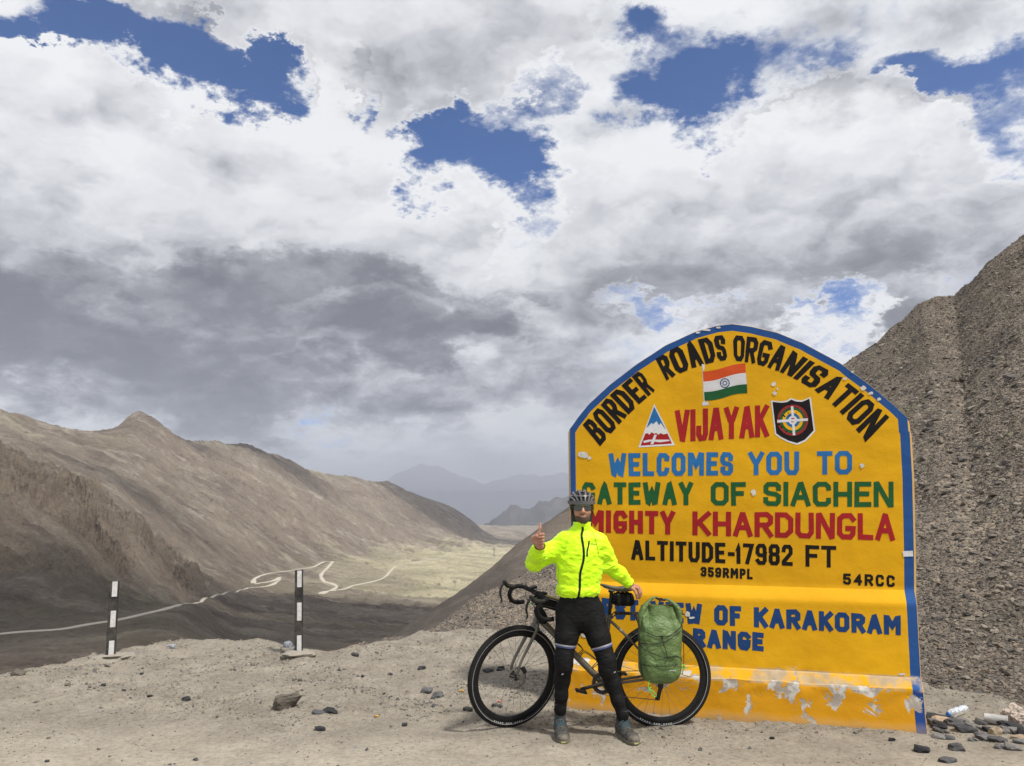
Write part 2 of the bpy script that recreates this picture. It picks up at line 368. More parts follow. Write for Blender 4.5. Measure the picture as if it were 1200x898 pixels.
    m = rock_terrain_mat('mountain_rock', (.205, .165, .138), (.36, .305, .245), (.56, .50, .40), (.29, .285, .165), 1.0, 5., gw=.45, streak=(.5, 1.0, .6), dark=(.125, .095, .082), sharp=1., floor=(.74, .67, .45))
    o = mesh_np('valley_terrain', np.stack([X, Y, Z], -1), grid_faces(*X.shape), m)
    props(o, kind='structure'); return o
def build_spur():
    # dark shoulder coming down from the right into the valley
    sky = {400: (430, 800), 440: (440, 765), 480: (450, 738), 510: (460, 716), 540: (480, 695), 570: (500, 672), 600: (520, 646), 640: (560, 612), 670: (600, 592), 720: (640, 560), 800: (700, 515), 1000: (800, 440), 1300: (900, 380)}
    T = {}
    for x, (r, y) in sky.items():
        T[x] = [(60, y+330), (r*.30, y+190), (r*.55, y+92), (r*.8, y+32), (r, y), (r*1.4, y+12), (r*2.0, y+20), (r*3.2, y+42)]
    X, Y, Z, tt, xx = lay_hill(T, 300, 200)
    r = np.hypot(X, Y)
    Z = Z+(ridged(X/70, Y/110, 5, 51)-.5)*7*sstep(150, 500, r)*(1-np.exp(-((tt[None, :]-4)/.5)**2)*.7)+fbm(X/14, Y/14, 5, 53, .55)*.9
    m = rock_terrain_mat('spur_scree', (.125, .103, .087), (.165, .138, .112), (.215, .188, .152), (.14, .13, .09), .35, .6, gw=.3, dark=(.12, .10, .085), sharp=.6)
    o = mesh_np('hill_spur', np.stack([X, Y, Z], -1), grid_faces(*X.shape), m); props(o, kind='structure'); return o
def build_far():
    def ridge(name, pts, r0, depth, base_y, seed, amp, mat, n=(320, 70)):
        T = {}
        for x, y in pts: T[x] = [(r0-depth, base_y), (r0-depth*.62, base_y*.72+y*.28), (r0-depth*.3, base_y*.36+y*.64), (r0, y), (r0+depth*.5, y+10), (r0+depth, base_y)]
        X, Y, Z, tt, xx = lay_hill(T, *n)
        pk = sstep(0, 1.6, tt)[None, :]*(1-sstep(4, 5, tt))[None, :]
        Z = Z+(ridged(X/(amp*9), Y/(amp*14), 6, seed, .55)-.55)*amp*pk*2+fbm(X/(amp*1.5), Y/(amp*1.5), 4, seed+9)*amp*.14*pk
        o = mesh_np(name, np.stack([X, Y, Z], -1), grid_faces(*X.shape), mat); props(o, kind='structure'); return o
    m = rock_terrain_mat('far_rock', (.070, .062, .058), (.095, .086, .078), (.14, .13, .115), (.08, .08, .06), 3., 8., gw=.2, sharp=.5)
    ridge('far_ridge', [(380, 690), (480, 668), (540, 640), (565, 622), (585, 606), (600, 598), (622, 594), (650, 588), (690, 583), (740, 570), (820, 560), (900, 575), (1040, 540), (1250, 520)], 12500, 3000, 640, 61, 110, m)
    ridge('distant_mountain', [(120, 600), (300, 590), (380, 580), (430, 566), (462, 556), (490, 546), (512, 551), (540, 560), (570, 570), (600, 566), (640, 560), (700, 548), (800, 535), (900, 540), (1100, 550), (1300, 560)], 32000, 4500, 640, 71, 380, m)
def build_roads(terr):
    me = terr.data
    n = len(me.vertices); co = np.empty(n*3); me.vertices.foreach_get('co', co); co = co.reshape(-1, 3)
    fs = np.empty(len(me.loops), dtype=np.int32); me.loops.foreach_get('vertex_index', fs); fs = fs.reshape(-1, 4)
    bvh = BVHTree.FromPolygons([tuple(c) for c in co], [tuple(int(a) for a in f) for f in fs])
    m, t = new_mat('pale_track_dust')
    v = t.node('ShaderNodeTexCoord').outputs['Object']
    pset(t, col=t.mix(t.noise(v, .05, 5, .6), (.40, .355, .295), (.54, .49, .41)), rough=.95, spec=.1)
    O = Vector((0, 0, CAM_H))
    def smooth_line(pts, k=14):
        P = np.array(pts, float); s = np.arange(len(P)); return hermite(s, P, np.linspace(0, len(P)-1, (len(P)-1)*k+1))
    def track(pts, w0, name='road'):
        W = []
        for x, y in smooth_line(pts):
            h = bvh.ray_cast(O, ray(x, y).normalized())
            if h[0] is None: continue
            if W and (h[0]-W[-1]).length > 900: continue
            W.append(h[0])
        P = np.array([[p.x, p.y] for p in W]); rr = np.hypot(P[:, 0], P[:, 1]).mean(); st = max(3., rr*.006)
        for _ in range(8): P[1:-1] = (P[:-2]+2*P[1:-1]+P[2:])/4
        seg = np.hypot(*np.diff(P, axis=0).T); s = np.concatenate([[0], np.cumsum(seg)])
        q = np.arange(0, s[-1], st); P = np.stack([np.interp(q, s, P[:, 0]), np.interp(q, s, P[:, 1])], 1)
        for _ in range(6): P[1:-1] = (P[:-2]+2*P[1:-1]+P[2:])/4
        tg = np.gradient(P, axis=0); tg /= np.linalg.norm(tg, axis=1)[:, None]+1e-9; nr = np.stack([-tg[:, 1], tg[:, 0]], 1)
        w = w0*(1+.35*fbm(P[:, 0]/60, P[:, 1]/60, 3, 90))
        def tz(p):
            h = bvh.ray_cast(Vector((p[0], p[1], 3000)), Vector((0, 0, -1))); return h[0].z if h[0] else -200.
        zm = np.array([tz(p) for p in P])
        for _ in range(60): zm[1:-1] = (zm[:-2]+2*zm[1:-1]+zm[2:])/4
        # the track is cut into the hillside: level the ground under it
        best = np.full(len(co), 1e9); tgt = np.zeros(len(co))
        box = (co[:, 0] > P[:, 0].min()-40) & (co[:, 0] < P[:, 0].max()+40) & (co[:, 1] > P[:, 1].min()-40) & (co[:, 1] < P[:, 1].max()+40); ii = np.where(box)[0]
        for i in range(len(P)):
            d = np.hypot(co[ii, 0]-P[i, 0], co[ii, 1]-P[i, 1])/w[i]; k = d < best[ii]; best[ii[k]] = d[k]; tgt[ii[k]] = zm[i]
        f = 1-sstep(1.1, 3.2+8/w0, best); co[:, 2] = co[:, 2]*(1-f)+(tgt-.05)*f
        V = []
        for i in range(len(P)):
            for k, f in enumerate((-.75, -.5, 0, .5, .75)):
                p = P[i]+nr[i]*w[i]*f; V.append((p[0], p[1], zm[i]+(.22 if 0 < k < 4 else -.5)))
        o = mesh_np(name, V, grid_faces(len(P), 5), m); props(o, kind='structure')
    track([(-120, 752), (0, 744), (60, 738), (115, 730), (150, 723), (200, 712), (232, 703), (262, 695), (290, 689)], 2.4)
    track([(290, 689), (318, 686), (328, 677), (312, 683), (296, 682), (300, 676), (320, 671), (345, 668), (368, 664), (382, 657), (390, 658)], 5.5)
    track([(390, 658), (383, 666), (376, 674), (380, 681), (396, 686), (380, 694), (374, 693), (400, 690), (420, 685), (450, 677), (458, 668), (466, 662)], 6)
    track([(466, 662), (500, 657), (525, 650), (532, 644), (520, 647)], 5)
    me.vertices.foreach_set('co', co.ravel()); me.update()

def build_clouds():
    """cumulus between the sun and the valley, outside the picture: what throws the cloud shadows"""
    m = bpy.data.materials.new('cloud_vapour'); m.use_nodes = True; m.node_tree.nodes.clear(); t = NT(m.node_tree)
    a = t.node('ShaderNodeBsdfDiffuse'); b = t.node('ShaderNodeBsdfTranslucent'); mx = t.node('ShaderNodeMixShader'); o = t.node('ShaderNodeOutputMaterial')
    a.inputs[0].default_value = (.9, .9, .92, 1); b.inputs[0].default_value = (.75, .76, .8, 1); mx.inputs[0].default_value = .45
    t.l.new(a.outputs[0], mx.inputs[1]); t.l.new(b.outputs[0], mx.inputs[2]); t.l.new(mx.outputs[0], o.inputs[0])
    def cloud(target, radii, H=2300., seed=1, rot=0.):
        k = (H-target[2])/SUN_DIR.z
        c = Vector(target)+SUN_DIR*k
        bm = bmesh.new(); bmesh.ops.create_icosphere(bm, subdivisions=5, radius=1)
        V = np.array([v.co[:] for v in bm.verts]); F = [[v.index for v in f.verts] for f in bm.faces]; bm.free()
        n = 0
        for oc, (f, am) in enumerate(((1.6, .22), (3.6, .16), (8, .08))):
            n = n+am*np.array([mnoise.noise(Vector(p)*f+Vector((seed*13.7, oc*5, 2))) for p in V])
        V = V*(1+n)[:, None]; V[:, 2] = np.where(V[:, 2] < 0, V[:, 2]*.4, V[:, 2])
        V = V*np.array(radii); ca, sa = math.cos(rot), math.sin(rot)
        V = np.stack([V[:, 0]*ca-V[:, 1]*sa, V[:, 0]*sa+V[:, 1]*ca, V[:, 2]], 1)+np.array(c)
        o = mesh_np('cloud', V, F, m); props(o, kind='structure'); return c
    return cloud
# ------------------------------------------------------------------ plateau: the ground in front
EDGE = [(-3000, 11), (-600, 9), (-100, 8.0), (0, 8.5), (50, 8.7), (110, 9.1), (160, 9.4), (200, 9.8), (250, 9.9), (330, 9.7), (365, 9.1), (395, 8.8), (430, 9.0), (470, 9.4), (500, 9.7), (560, 10.0), (640, 9.7), (700, 9.3), (760, 9.2), (860, 10), (1000, 14), (3000, 14)]
_ea = np.array([math.atan2((x-CX)/FPX, math.cos(PITCH)) for x, _ in EDGE]); _er = np.array([r for _, r in EDGE])
def edge_r(az): return np.interp(az, _ea, _er)
def ground_z(x, y):
    x = np.asarray(x, float); y = np.asarray(y, float)
    r = np.hypot(x, y); az = np.arctan2(x, y); e = edge_r(az)
    e = e+.16*perlin(az*40, r*0+3, 7)
    # the trodden track runs across the foreground; loose gravel beyond it
    loose = sstep(5.5, 6.4, y+.10*x*(x < 0)-.02*x+.25*perlin(x*.8, y*.8, 3))
    z = fbm(x*.35, y*.35, 3, 101)*.035+fbm(x*1.7, y*1.7, 4, 103)*.010*(1+1.6*loose)+fbm(x*9, y*9, 3, 105)*.0045*(.4+1.4*loose)+loose*np.clip(fbm(x*4.2, y*4.2, 4, 107, .6), 0, 1)*.022
    z = z-.006*np.exp(-((y-4.3+.12*x)/.5)**2)
    wv = .10*perlin(x*.35, x*0+1.5, 8)       # wheel ruts along the track
    for y0, dp in ((4.78, .011), (5.02, .008), (5.36, .010)): z = z-dp*np.exp(-((y-y0+.05*x+wv)/.075)**2)*(.6+.8*perlin(x*1.1, y*0+y0, 9))
    left = 1-sstep(.2, 1.2, x)
    z = z*np.where(r > 2, 1, r/2)
    over = np.clip(r-e, 0, None)
    z = z+left*.05*sstep(-1.2, -.2, r-e)*(1-sstep(0, .5, r-e))
    return z-np.where(az < .0, 1, 1)*(over*.12+np.clip(over-.12, 0, None)*.62)*(az < .35)
def gz(x, y): return float(ground_z(np.array([x]), np.array([y]))[0])
def build_ground():
    az = np.concatenate([np.linspace(-math.pi, -.80, 50)[:-1], np.linspace(-.80, .80, 620), np.linspace(.80, math.pi, 50)[1:]])
    r = np.concatenate([np.linspace(.3, 4.3, 30)[:-1], np.exp(np.linspace(math.log(4.3), math.log(10.6), 400)), np.linspace(10.8, 24, 26)])
    A, Rr = np.meshgrid(az, r, indexing='ij'); X = Rr*np.sin(A); Y = Rr*np.cos(A)
    Z = ground_z(X, Y)
    m, t = new_mat('pale_mountain_dirt')
    v = t.node('ShaderNodeTexCoord').outputs['Object']
    x, y, z = t.sep(v)
    ln = t.math('ADD', t.math('MULTIPLY', t.noise(v, .8, 4, .6), .9), t.math('ADD', y, t.math('MULTIPLY', x, .07)))
    loose = t.rng(ln, 5.55, 6.35, smooth=True)
    n1 = t.noise(v, 2.2, 8, .65, .4); n2 = t.noise(v, 26, 6, .7); n3 = t.noise(v, 130, 4, .6)
    track = t.mix(t.rng(n1, .35, .65), (.265, .234, .192), (.338, .303, .251))
    berm = t.mix(t.rng(n1, .35, .65), (.205, .182, .151), (.290, .260, .216))
    c = t.mix(loose, track, berm)
    c = t.mix(t.rng(t.noise(t.vmath('ADD', v, (31, 7, 0)), 3.1, 6, .7), .56, .68, 0, .5), c, (.235, .225, .205))
    c = t.mix(1., c, t.ramp(n2, [(.3, (.70, .69, .67)), (.5, (1, 1, 1)), (.7, (1.18, 1.17, 1.15))]), 'MULTIPLY')
    c = t.mix(1., c, t.ramp(n3, [(.3, (.84, .83, .81)), (.52, (1, 1, 1)), (.72, (1.12, 1.12, 1.11))]), 'MULTIPLY')
    sp = t.vor(v, 70, out='Distance'); spc = t.vor(v, 70, out='Color')
    on = t.math('MULTIPLY', t.rng(sp, .16, .24, 1, 0), t.rng(t.sep(spc)[0], .80, .84))
    c = t.mix(t.math('MULTIPLY', on, .8), c, t.mix(t.sep(spc)[1], (.10, .095, .09), (.30, .27, .24)))
    h = t.math('ADD', t.math('ADD', t.math('MULTIPLY', n2, 1.), t.math('MULTIPLY', n3, .45)), t.math('MULTIPLY', on, .3))
    pset(t, col=c, rough=.97, spec=.1, normal=t.bump(h, t.rng(loose, 0, 1, .45, .9), .012))
    o = mesh_np('ground', np.stack([X, Y, Z], -1), grid_faces(*X.shape), m); props(o, kind='structure'); return o

# ------------------------------------------------------------------ loose stone
def stone_bm(seed, flat=.55, sub=1):
    rn = random.Random(seed); bm = bmesh.new(); bmesh.ops.create_icosphere(bm, subdivisions=sub, radius=.5)
    for v in bm.verts:
        p = v.co.normalized(); q = Vector((abs(p.x)**.7*math.copysign(1, p.x), abs(p.y)**.7*math.copysign(1, p.y), abs(p.z)**.7*math.copysign(1, p.z)))
        v.co = q*.5*(1+.45*mnoise.noise(p*1.3+Vector((seed*3.1, 0, 0)))+rn.uniform(-.08, .08))
        v.co.z *= flat; v.co.y *= rn.uniform(.9, 1.1)
    return bm
def stone_mesh(name, seed, mat, flat=.55, sub=1):
    bm = stone_bm(seed, flat, sub); me = bpy.data.meshes.new(name); bm.to_mesh(me); bm.free(); me.materials.append(mat); return me
def stone_mat(name, cols, scale=14):
    m, t = new_mat(name)
    r = t.node('ShaderNodeObjectInfo').outputs['Random']; v = t.node('ShaderNodeTexCoord').outputs['Object']
    c = t.ramp(r, [(i/len(cols), c) for i, c in enumerate(cols)], 'CONSTANT')
    n = t.noise(v, 3, 6, .7)
    c = t.mix(1., c, t.ramp(n, [(.3, (.7, .7, .7)), (.55, (1, 1, 1)), (.75, (1.3, 1.28, 1.25))]), 'MULTIPLY')
    pset(t, col=c, rough=.9, spec=.2, normal=t.bump(n, .5, .05)); return m
SLATE = [(0.128, 0.118, 0.108), (0.188, 0.164, 0.138), (0.112, 0.104, 0.096), (0.224, 0.188, 0.152), (0.152, 0.132, 0.112), (0.256, 0.22, 0.18), (0.14, 0.128, 0.116), (0.2, 0.16, 0.124), (0.168, 0.148, 0.128), (0.272, 0.24, 0.2)]
def scatter(name, P, S, mat, seed, flat=.5, parent=None, kind='stuff', nvar=3):
    """one object of many small stones: points carry a size, the modifier sets a tilted stone on each"""
    me = bpy.data.meshes.new(name); me.vertices.add(len(P)); me.vertices.foreach_set('co', np.asarray(P, float).ravel())
    a = me.attributes.new('size', 'FLOAT', 'POINT'); a.data.foreach_set('value', np.asarray(S, np.float32)); me.update()
    o = link(bpy.data.objects.new(name, me), parent); me.materials.append(mat)
    ng = bpy.data.node_groups.new(name+'_nodes', 'GeometryNodeTree')
    ng.interface.new_socket('Geometry', in_out='INPUT', socket_type='NodeSocketGeometry'); ng.interface.new_socket('Geometry', in_out='OUTPUT', socket_type='NodeSocketGeometry')
    N, L = ng.nodes, ng.links
    gi = N.new('NodeGroupInput'); go = N.new('NodeGroupOutput')
    g2i = N.new('GeometryNodeGeometryToInstance')
    for k in range(nvar):
        ico = N.new('GeometryNodeMeshIcoSphere'); ico.inputs['Radius'].default_value = .5; ico.inputs['Subdivisions'].default_value = 1
        sp = N.new('GeometryNodeSetPosition'); nz = N.new('ShaderNodeTexNoise'); nz.noise_dimensions = '4D'; nz.inputs['W'].default_value = seed*3.7+k*11.3; nz.inputs['Scale'].default_value = 2.2
        sub = N.new('ShaderNodeVectorMath'); sub.operation = 'MULTIPLY_ADD'; sub.inputs[1].default_value = (1.3, 1.3, 1.3); sub.inputs[2].default_value = (-.65, -.65, -.65)
        L.new(nz.outputs[1], sub.inputs[0]); L.new(ico.outputs[0], sp.inputs[0]); L.new(sub.outputs[0], sp.inputs['Offset'])
        sm = N.new('GeometryNodeSetMaterial'); sm.inputs['Material'].default_value = mat; L.new(sp.outputs[0], sm.inputs[0]); L.new(sm.outputs[0], g2i.inputs[0])
    iop = N.new('GeometryNodeInstanceOnPoints'); L.new(gi.outputs[0], iop.inputs['Points']); L.new(g2i.outputs[0], iop.inputs['Instance']); iop.inputs['Pick Instance'].default_value = True
    rr = N.new('FunctionNodeRandomValue'); rr.data_type = 'FLOAT_VECTOR'; rr.inputs[0].default_value = (-.5, -.5, 0); rr.inputs[1].default_value = (.5, .5, 6.28); rr.inputs['Seed'].default_value = seed
    ri = N.new('FunctionNodeRandomValue'); ri.data_type = 'INT'; ri.inputs['Seed'].default_value = seed+5
    for s_ in ri.inputs:
        if s_.name == 'Min' and s_.type == 'INT': s_.default_value = 0
        if s_.name == 'Max' and s_.type == 'INT': s_.default_value = nvar-1
    L.new([x for x in ri.outputs if x.type == 'INT'][0], iop.inputs['Instance Index'])
    L.new(rr.outputs[0], iop.inputs['Rotation'])
    rs = N.new('FunctionNodeRandomValue'); rs.data_type = 'FLOAT_VECTOR'; rs.inputs[0].default_value = (.75, .6, flat*.6); rs.inputs[1].default_value = (1.25, 1.0, flat*1.3); rs.inputs['Seed'].default_value = seed+9
    na = N.new('GeometryNodeInputNamedAttribute'); na.data_type = 'FLOAT'; na.inputs[0].default_value = 'size'
    ml = N.new('ShaderNodeVectorMath'); ml.operation = 'SCALE'; L.new(rs.outputs[0], ml.inputs[0]); L.new(na.outputs[0], ml.inputs['Scale']); L.new(ml.outputs[0], iop.inputs['Scale'])
    L.new(iop.outputs[0], go.inputs[0])
    md = o.modifiers.new('stones', 'NODES'); md.node_group = ng
    props(o, kind=kind); return o

def build_scree():
    base_y = [(400, 762), (500, 752), (560, 747), (640, 757), (700, 772), (860, 784), (1000, 800), (1085, 812), (1120, 822), (1200, 838), (1300, 850), (1500, 880), (1800, 905)]
    crest = [(400, 20, 815), (430, 20, 800), (470, 21, 768), (492, 22, 750), (520, 24, 732), (560, 27, 707), (600, 30, 683), (640, 33, 658), (680, 36, 630), (760, 38, 575), (860, 40, 508), (930, 42, 466), (985, 44, 431),
             (1020, 45, 405), (1060, 46, 379), (1090, 47, 352), (1108, 49, 345), (1128, 50, 343), (1145, 47, 330), (1170, 46, 308), (1200, 47, 283), (1300, 50, 215), (1450, 52, 130), (1800, 50, 50)]
    nx, nt = 520, 420
    xx = np.linspace(400, 1800, nx)
    by = np.interp(xx, *zip(*base_y)); rc = np.interp(xx, [c[0] for c in crest], [c[1] for c in crest]); yc = np.interp(xx, [c[0] for c in crest], [c[2] for c in crest])
    az = np.arctan2((xx-CX)/FPX, math.cos(PITCH))
    r0 = np.array([math.hypot(*gp(a, b)[:2]) for a, b in zip(xx, by)]); zc = np.array([pxz(a, b, c)[2] for a, b, c in zip(xx, yc, rc)])
    s = np.concatenate([np.linspace(-.03, 0, 12)[:-1], np.linspace(0, 1, 330)**1.7, np.linspace(1, 2.2, nt-340)[1:]])
    nt = len(s)
    S = s[None, :]; r = r0[:, None]+(rc-r0)[:, None]*S
    up = zc[:, None]
    Z = np.where(S <= 1, -.02+(up+.02)*np.clip(S, 0, 1)**1.06+np.minimum(S, 0)*8, up-np.abs(rc*.9)[:, None]*(S-1)*.5-(S-1)**2*3)
    Z = Z-.0*S
    X = r*np.sin(az)[:, None]; Y = r*np.cos(az)[:, None]
    w = sstep(0, .12, S)
    rock = np.clip(fbm(X/3.2, Y/3.2, 4, 201, .55), -.3, 1)
    Z = Z+w*(fbm(X/7, Y/7, 4, 203)*.26*sstep(0, .5, S)+rock*.16+(ridged(X/1.4, Y/1.4, 4, 205, .6)-.5)*.14)+fbm(X*2.1, Y*2.1, 3, 207)*.025*w
    m, t = new_mat('grey_brown_scree')
    v = t.node('ShaderNodeTexCoord').outputs['Object']
    x, y, z = t.sep(v)
    a = t.noise(v, .22, 6, .65, .6); b = t.noise(v, 1.6, 6, .7)
    c = t.mix(t.rng(a, .35, .65), (.135, .114, .094), (.205, .172, .138))
    left = t.rng(x, 3.0, -1., 0, 1)
    c = t.mix(t.math('MULTIPLY', left, .75), c, (.24, .20, .158))
    c = t.mix(t.rng(b, .5, .72, 0, .6), c, (.25, .22, .182))
    vc = t.vor(v, 9, out='Color'); vd = t.vor(v, 9, feature='DISTANCE_TO_EDGE', out='Distance')
    vc2 = t.vor(v, 27, out='Color')
    k = t.math('ADD', t.math('MULTIPLY', t.sep(vc)[0], .5), t.math('MULTIPLY', t.sep(vc2)[0], .5))
    c = t.mix(1., c, t.ramp(k, [(.1, (.55, .54, .53)), (.5, (1, 1, 1)), (.9, (1.55, 1.5, 1.42))]), 'MULTIPLY')
    g = t.noise(t.vmath('ADD', v, (5, 9, 2)), .45, 5, .6)
    c = t.mix(t.math('MULTIPLY', t.rng(g, .60, .68, 0, .5), t.rng(z, .8, 3.2, 0, 1)), c, (.13, .135, .07))
    pset(t, col=c, rough=.95, spec=.15, normal=t.bump(t.math('ADD', t.math('MULTIPLY', t.rng(vd, 0, .2), .6), t.math('ADD', b, t.sep(vc2)[0])), .8, .05))
    o = mesh_np('scree_slope', np.stack([X, Y, Z], -1), grid_faces(*X.shape), m); props(o, kind='structure')
    # stones lying on it
    def pts(n, seed, smax=1.0, x0=430, x1=1320):
        g = np.random.default_rng(seed); i = g.uniform((x0-400)/1400*(nx-1), (x1-400)/1400*(nx-1), n); j0 = 11; j = j0+(g.uniform(0, 1, n)**.8)*(330)*smax
        i0 = i.astype(int); j1 = np.minimum(j.astype(int), nt-2); fi = (i-i0)[:, None]; fj = (j-j1)[:, None]
        Pn = np.stack([X, Y, Z], -1)
        return (Pn[i0, j1]*(1-fi)+Pn[i0+1, j1]*fi)*(1-fj)+(Pn[i0, j1+1]*(1-fi)+Pn[i0+1, j1+1]*fi)*fj
    ms = stone_mat('scree_stone', SLATE)
    P = pts(330000, 31); g = np.random.default_rng(77); q_ = fbm((P[:, 0]+P[:, 1]*.35)/2.2, (P[:, 1]*.9-P[:, 0]*.3)/9, 4, 71)
    P = P[g.uniform(0, 1, len(P)) < .6+.4*sstep(-.28, .30, q_)]; rr = np.hypot(P[:, 0], P[:, 1])     # slides of fines between the coarser bands
    big_ = 1+.45*sstep(.1, .6, fbm(P[:, 0]/3.1+9, P[:, 1]/3.1, 3, 72))
    S = np.clip(g.lognormal(math.log(.021), .55, len(P)), .010, .11)*(rr/10)**.55*big_
    st = scatter('scree_stones', P, S, ms, 3, flat=.5, parent=o)
    # the largest ones, each a stone of its own
    meshes = [stone_mesh('stone', 40+k, ms, flat=.5+.2*(k % 2), sub=2 if k < 3 else 1) for k in range(8)]
    def vis(p):
        d = Vector(p)-Vector((0, 0, CAM_H)); d.rotate(Euler((-(R(90)+PITCH), 0, 0))); return CX+FPX*d.x/-d.z, CY-FPX*d.y/-d.z
    cand = pts(5000, 91, .55); n = 0; rn = random.Random(4)
    for p in cand:
        px, py = vis(p)
        if not ((1082 < px < 1198 and py > 330) or (490 < px < 655 and py > 640)): continue
        if 490 < px < 655 and rn.random() < .5: continue
        rr_ = math.hypot(p[0], p[1])
        so = bpy.data.objects.new('stone', rn.choice(meshes)); s_ = rn.uniform(.9, 1.9)*.0062*rr_ if rr_ > 9 else rn.uniform(.035, .08)
        if px < 700: s_ *= .55
        so.scale = (s_, s_*rn.uniform(.6, 1), s_*rn.uniform(.6, 1)); so.rotation_euler = (rn.uniform(-.4, .4), rn.uniform(-.4, .4), rn.uniform(0, 6.28))
        so.location = (p[0], p[1], p[2]+s_*.05); link(so, o); n += 1
        if n >= 290: break
    return o

def build_haze():
    # thin blue air over the valley
    zlo, zhi = -800., 1640.
    V = [(x, y, z) for x in (-18000, 20000) for y in (-60, 38000) for z in (zlo, zhi)]
    F = [(0, 1, 3, 2), (4, 6, 7, 5), (0, 4, 5, 1), (2, 3, 7, 6), (0, 2, 6, 4), (1, 5, 7, 3)]
    m = bpy.data.materials.new('valley_air'); m.use_nodes = True; m.node_tree.nodes.clear()
    v = m.node_tree.nodes.new('ShaderNodeVolumePrincipled'); o = m.node_tree.nodes.new('ShaderNodeOutputMaterial')
    v.inputs['Color'].default_value = (.80, .86, 1, 1); v.inputs['Density'].default_value = HAZE; v.inputs['Anisotropy'].default_value = .2
    m.node_tree.links.new(v.outputs[0], o.inputs['Volume'])
    h = mesh_np('haze', V, F, m, smooth=False); props(h, kind='stuff'); m.cycles.homogeneous_volume = True
    return h
HAZE = .52e-4
def build_rain():
    # rain and low cloud trailing over the farthest peaks
    bm = bmesh.new(); bmesh.ops.create_icosphere(bm, subdivisions=4, radius=1); c = pxz(545, 556, 24000)
    m = bpy.data.materials.new('rain_air'); m.use_nodes = True; m.node_tree.nodes.clear()
    v = m.node_tree.nodes.new('ShaderNodeVolumePrincipled'); o = m.node_tree.nodes.new('ShaderNodeOutputMaterial')
    v.inputs['Color'].default_value = (.80, .82, .86, 1); v.inputs['Density'].default_value = .9e-4; m.node_tree.links.new(v.outputs[0], o.inputs['Volume']); m.cycles.homogeneous_volume = True
    for q in bm.verts: q.co = Vector((c[0]+q.co.x*6500, c[1]+q.co.y*3200, 960+q.co.z*640))
    me = bpy.data.meshes.new('rain_haze'); bm.to_mesh(me); bm.free(); me.materials.append(m); props(link(bpy.data.objects.new('rain_haze', me)), kind='stuff')
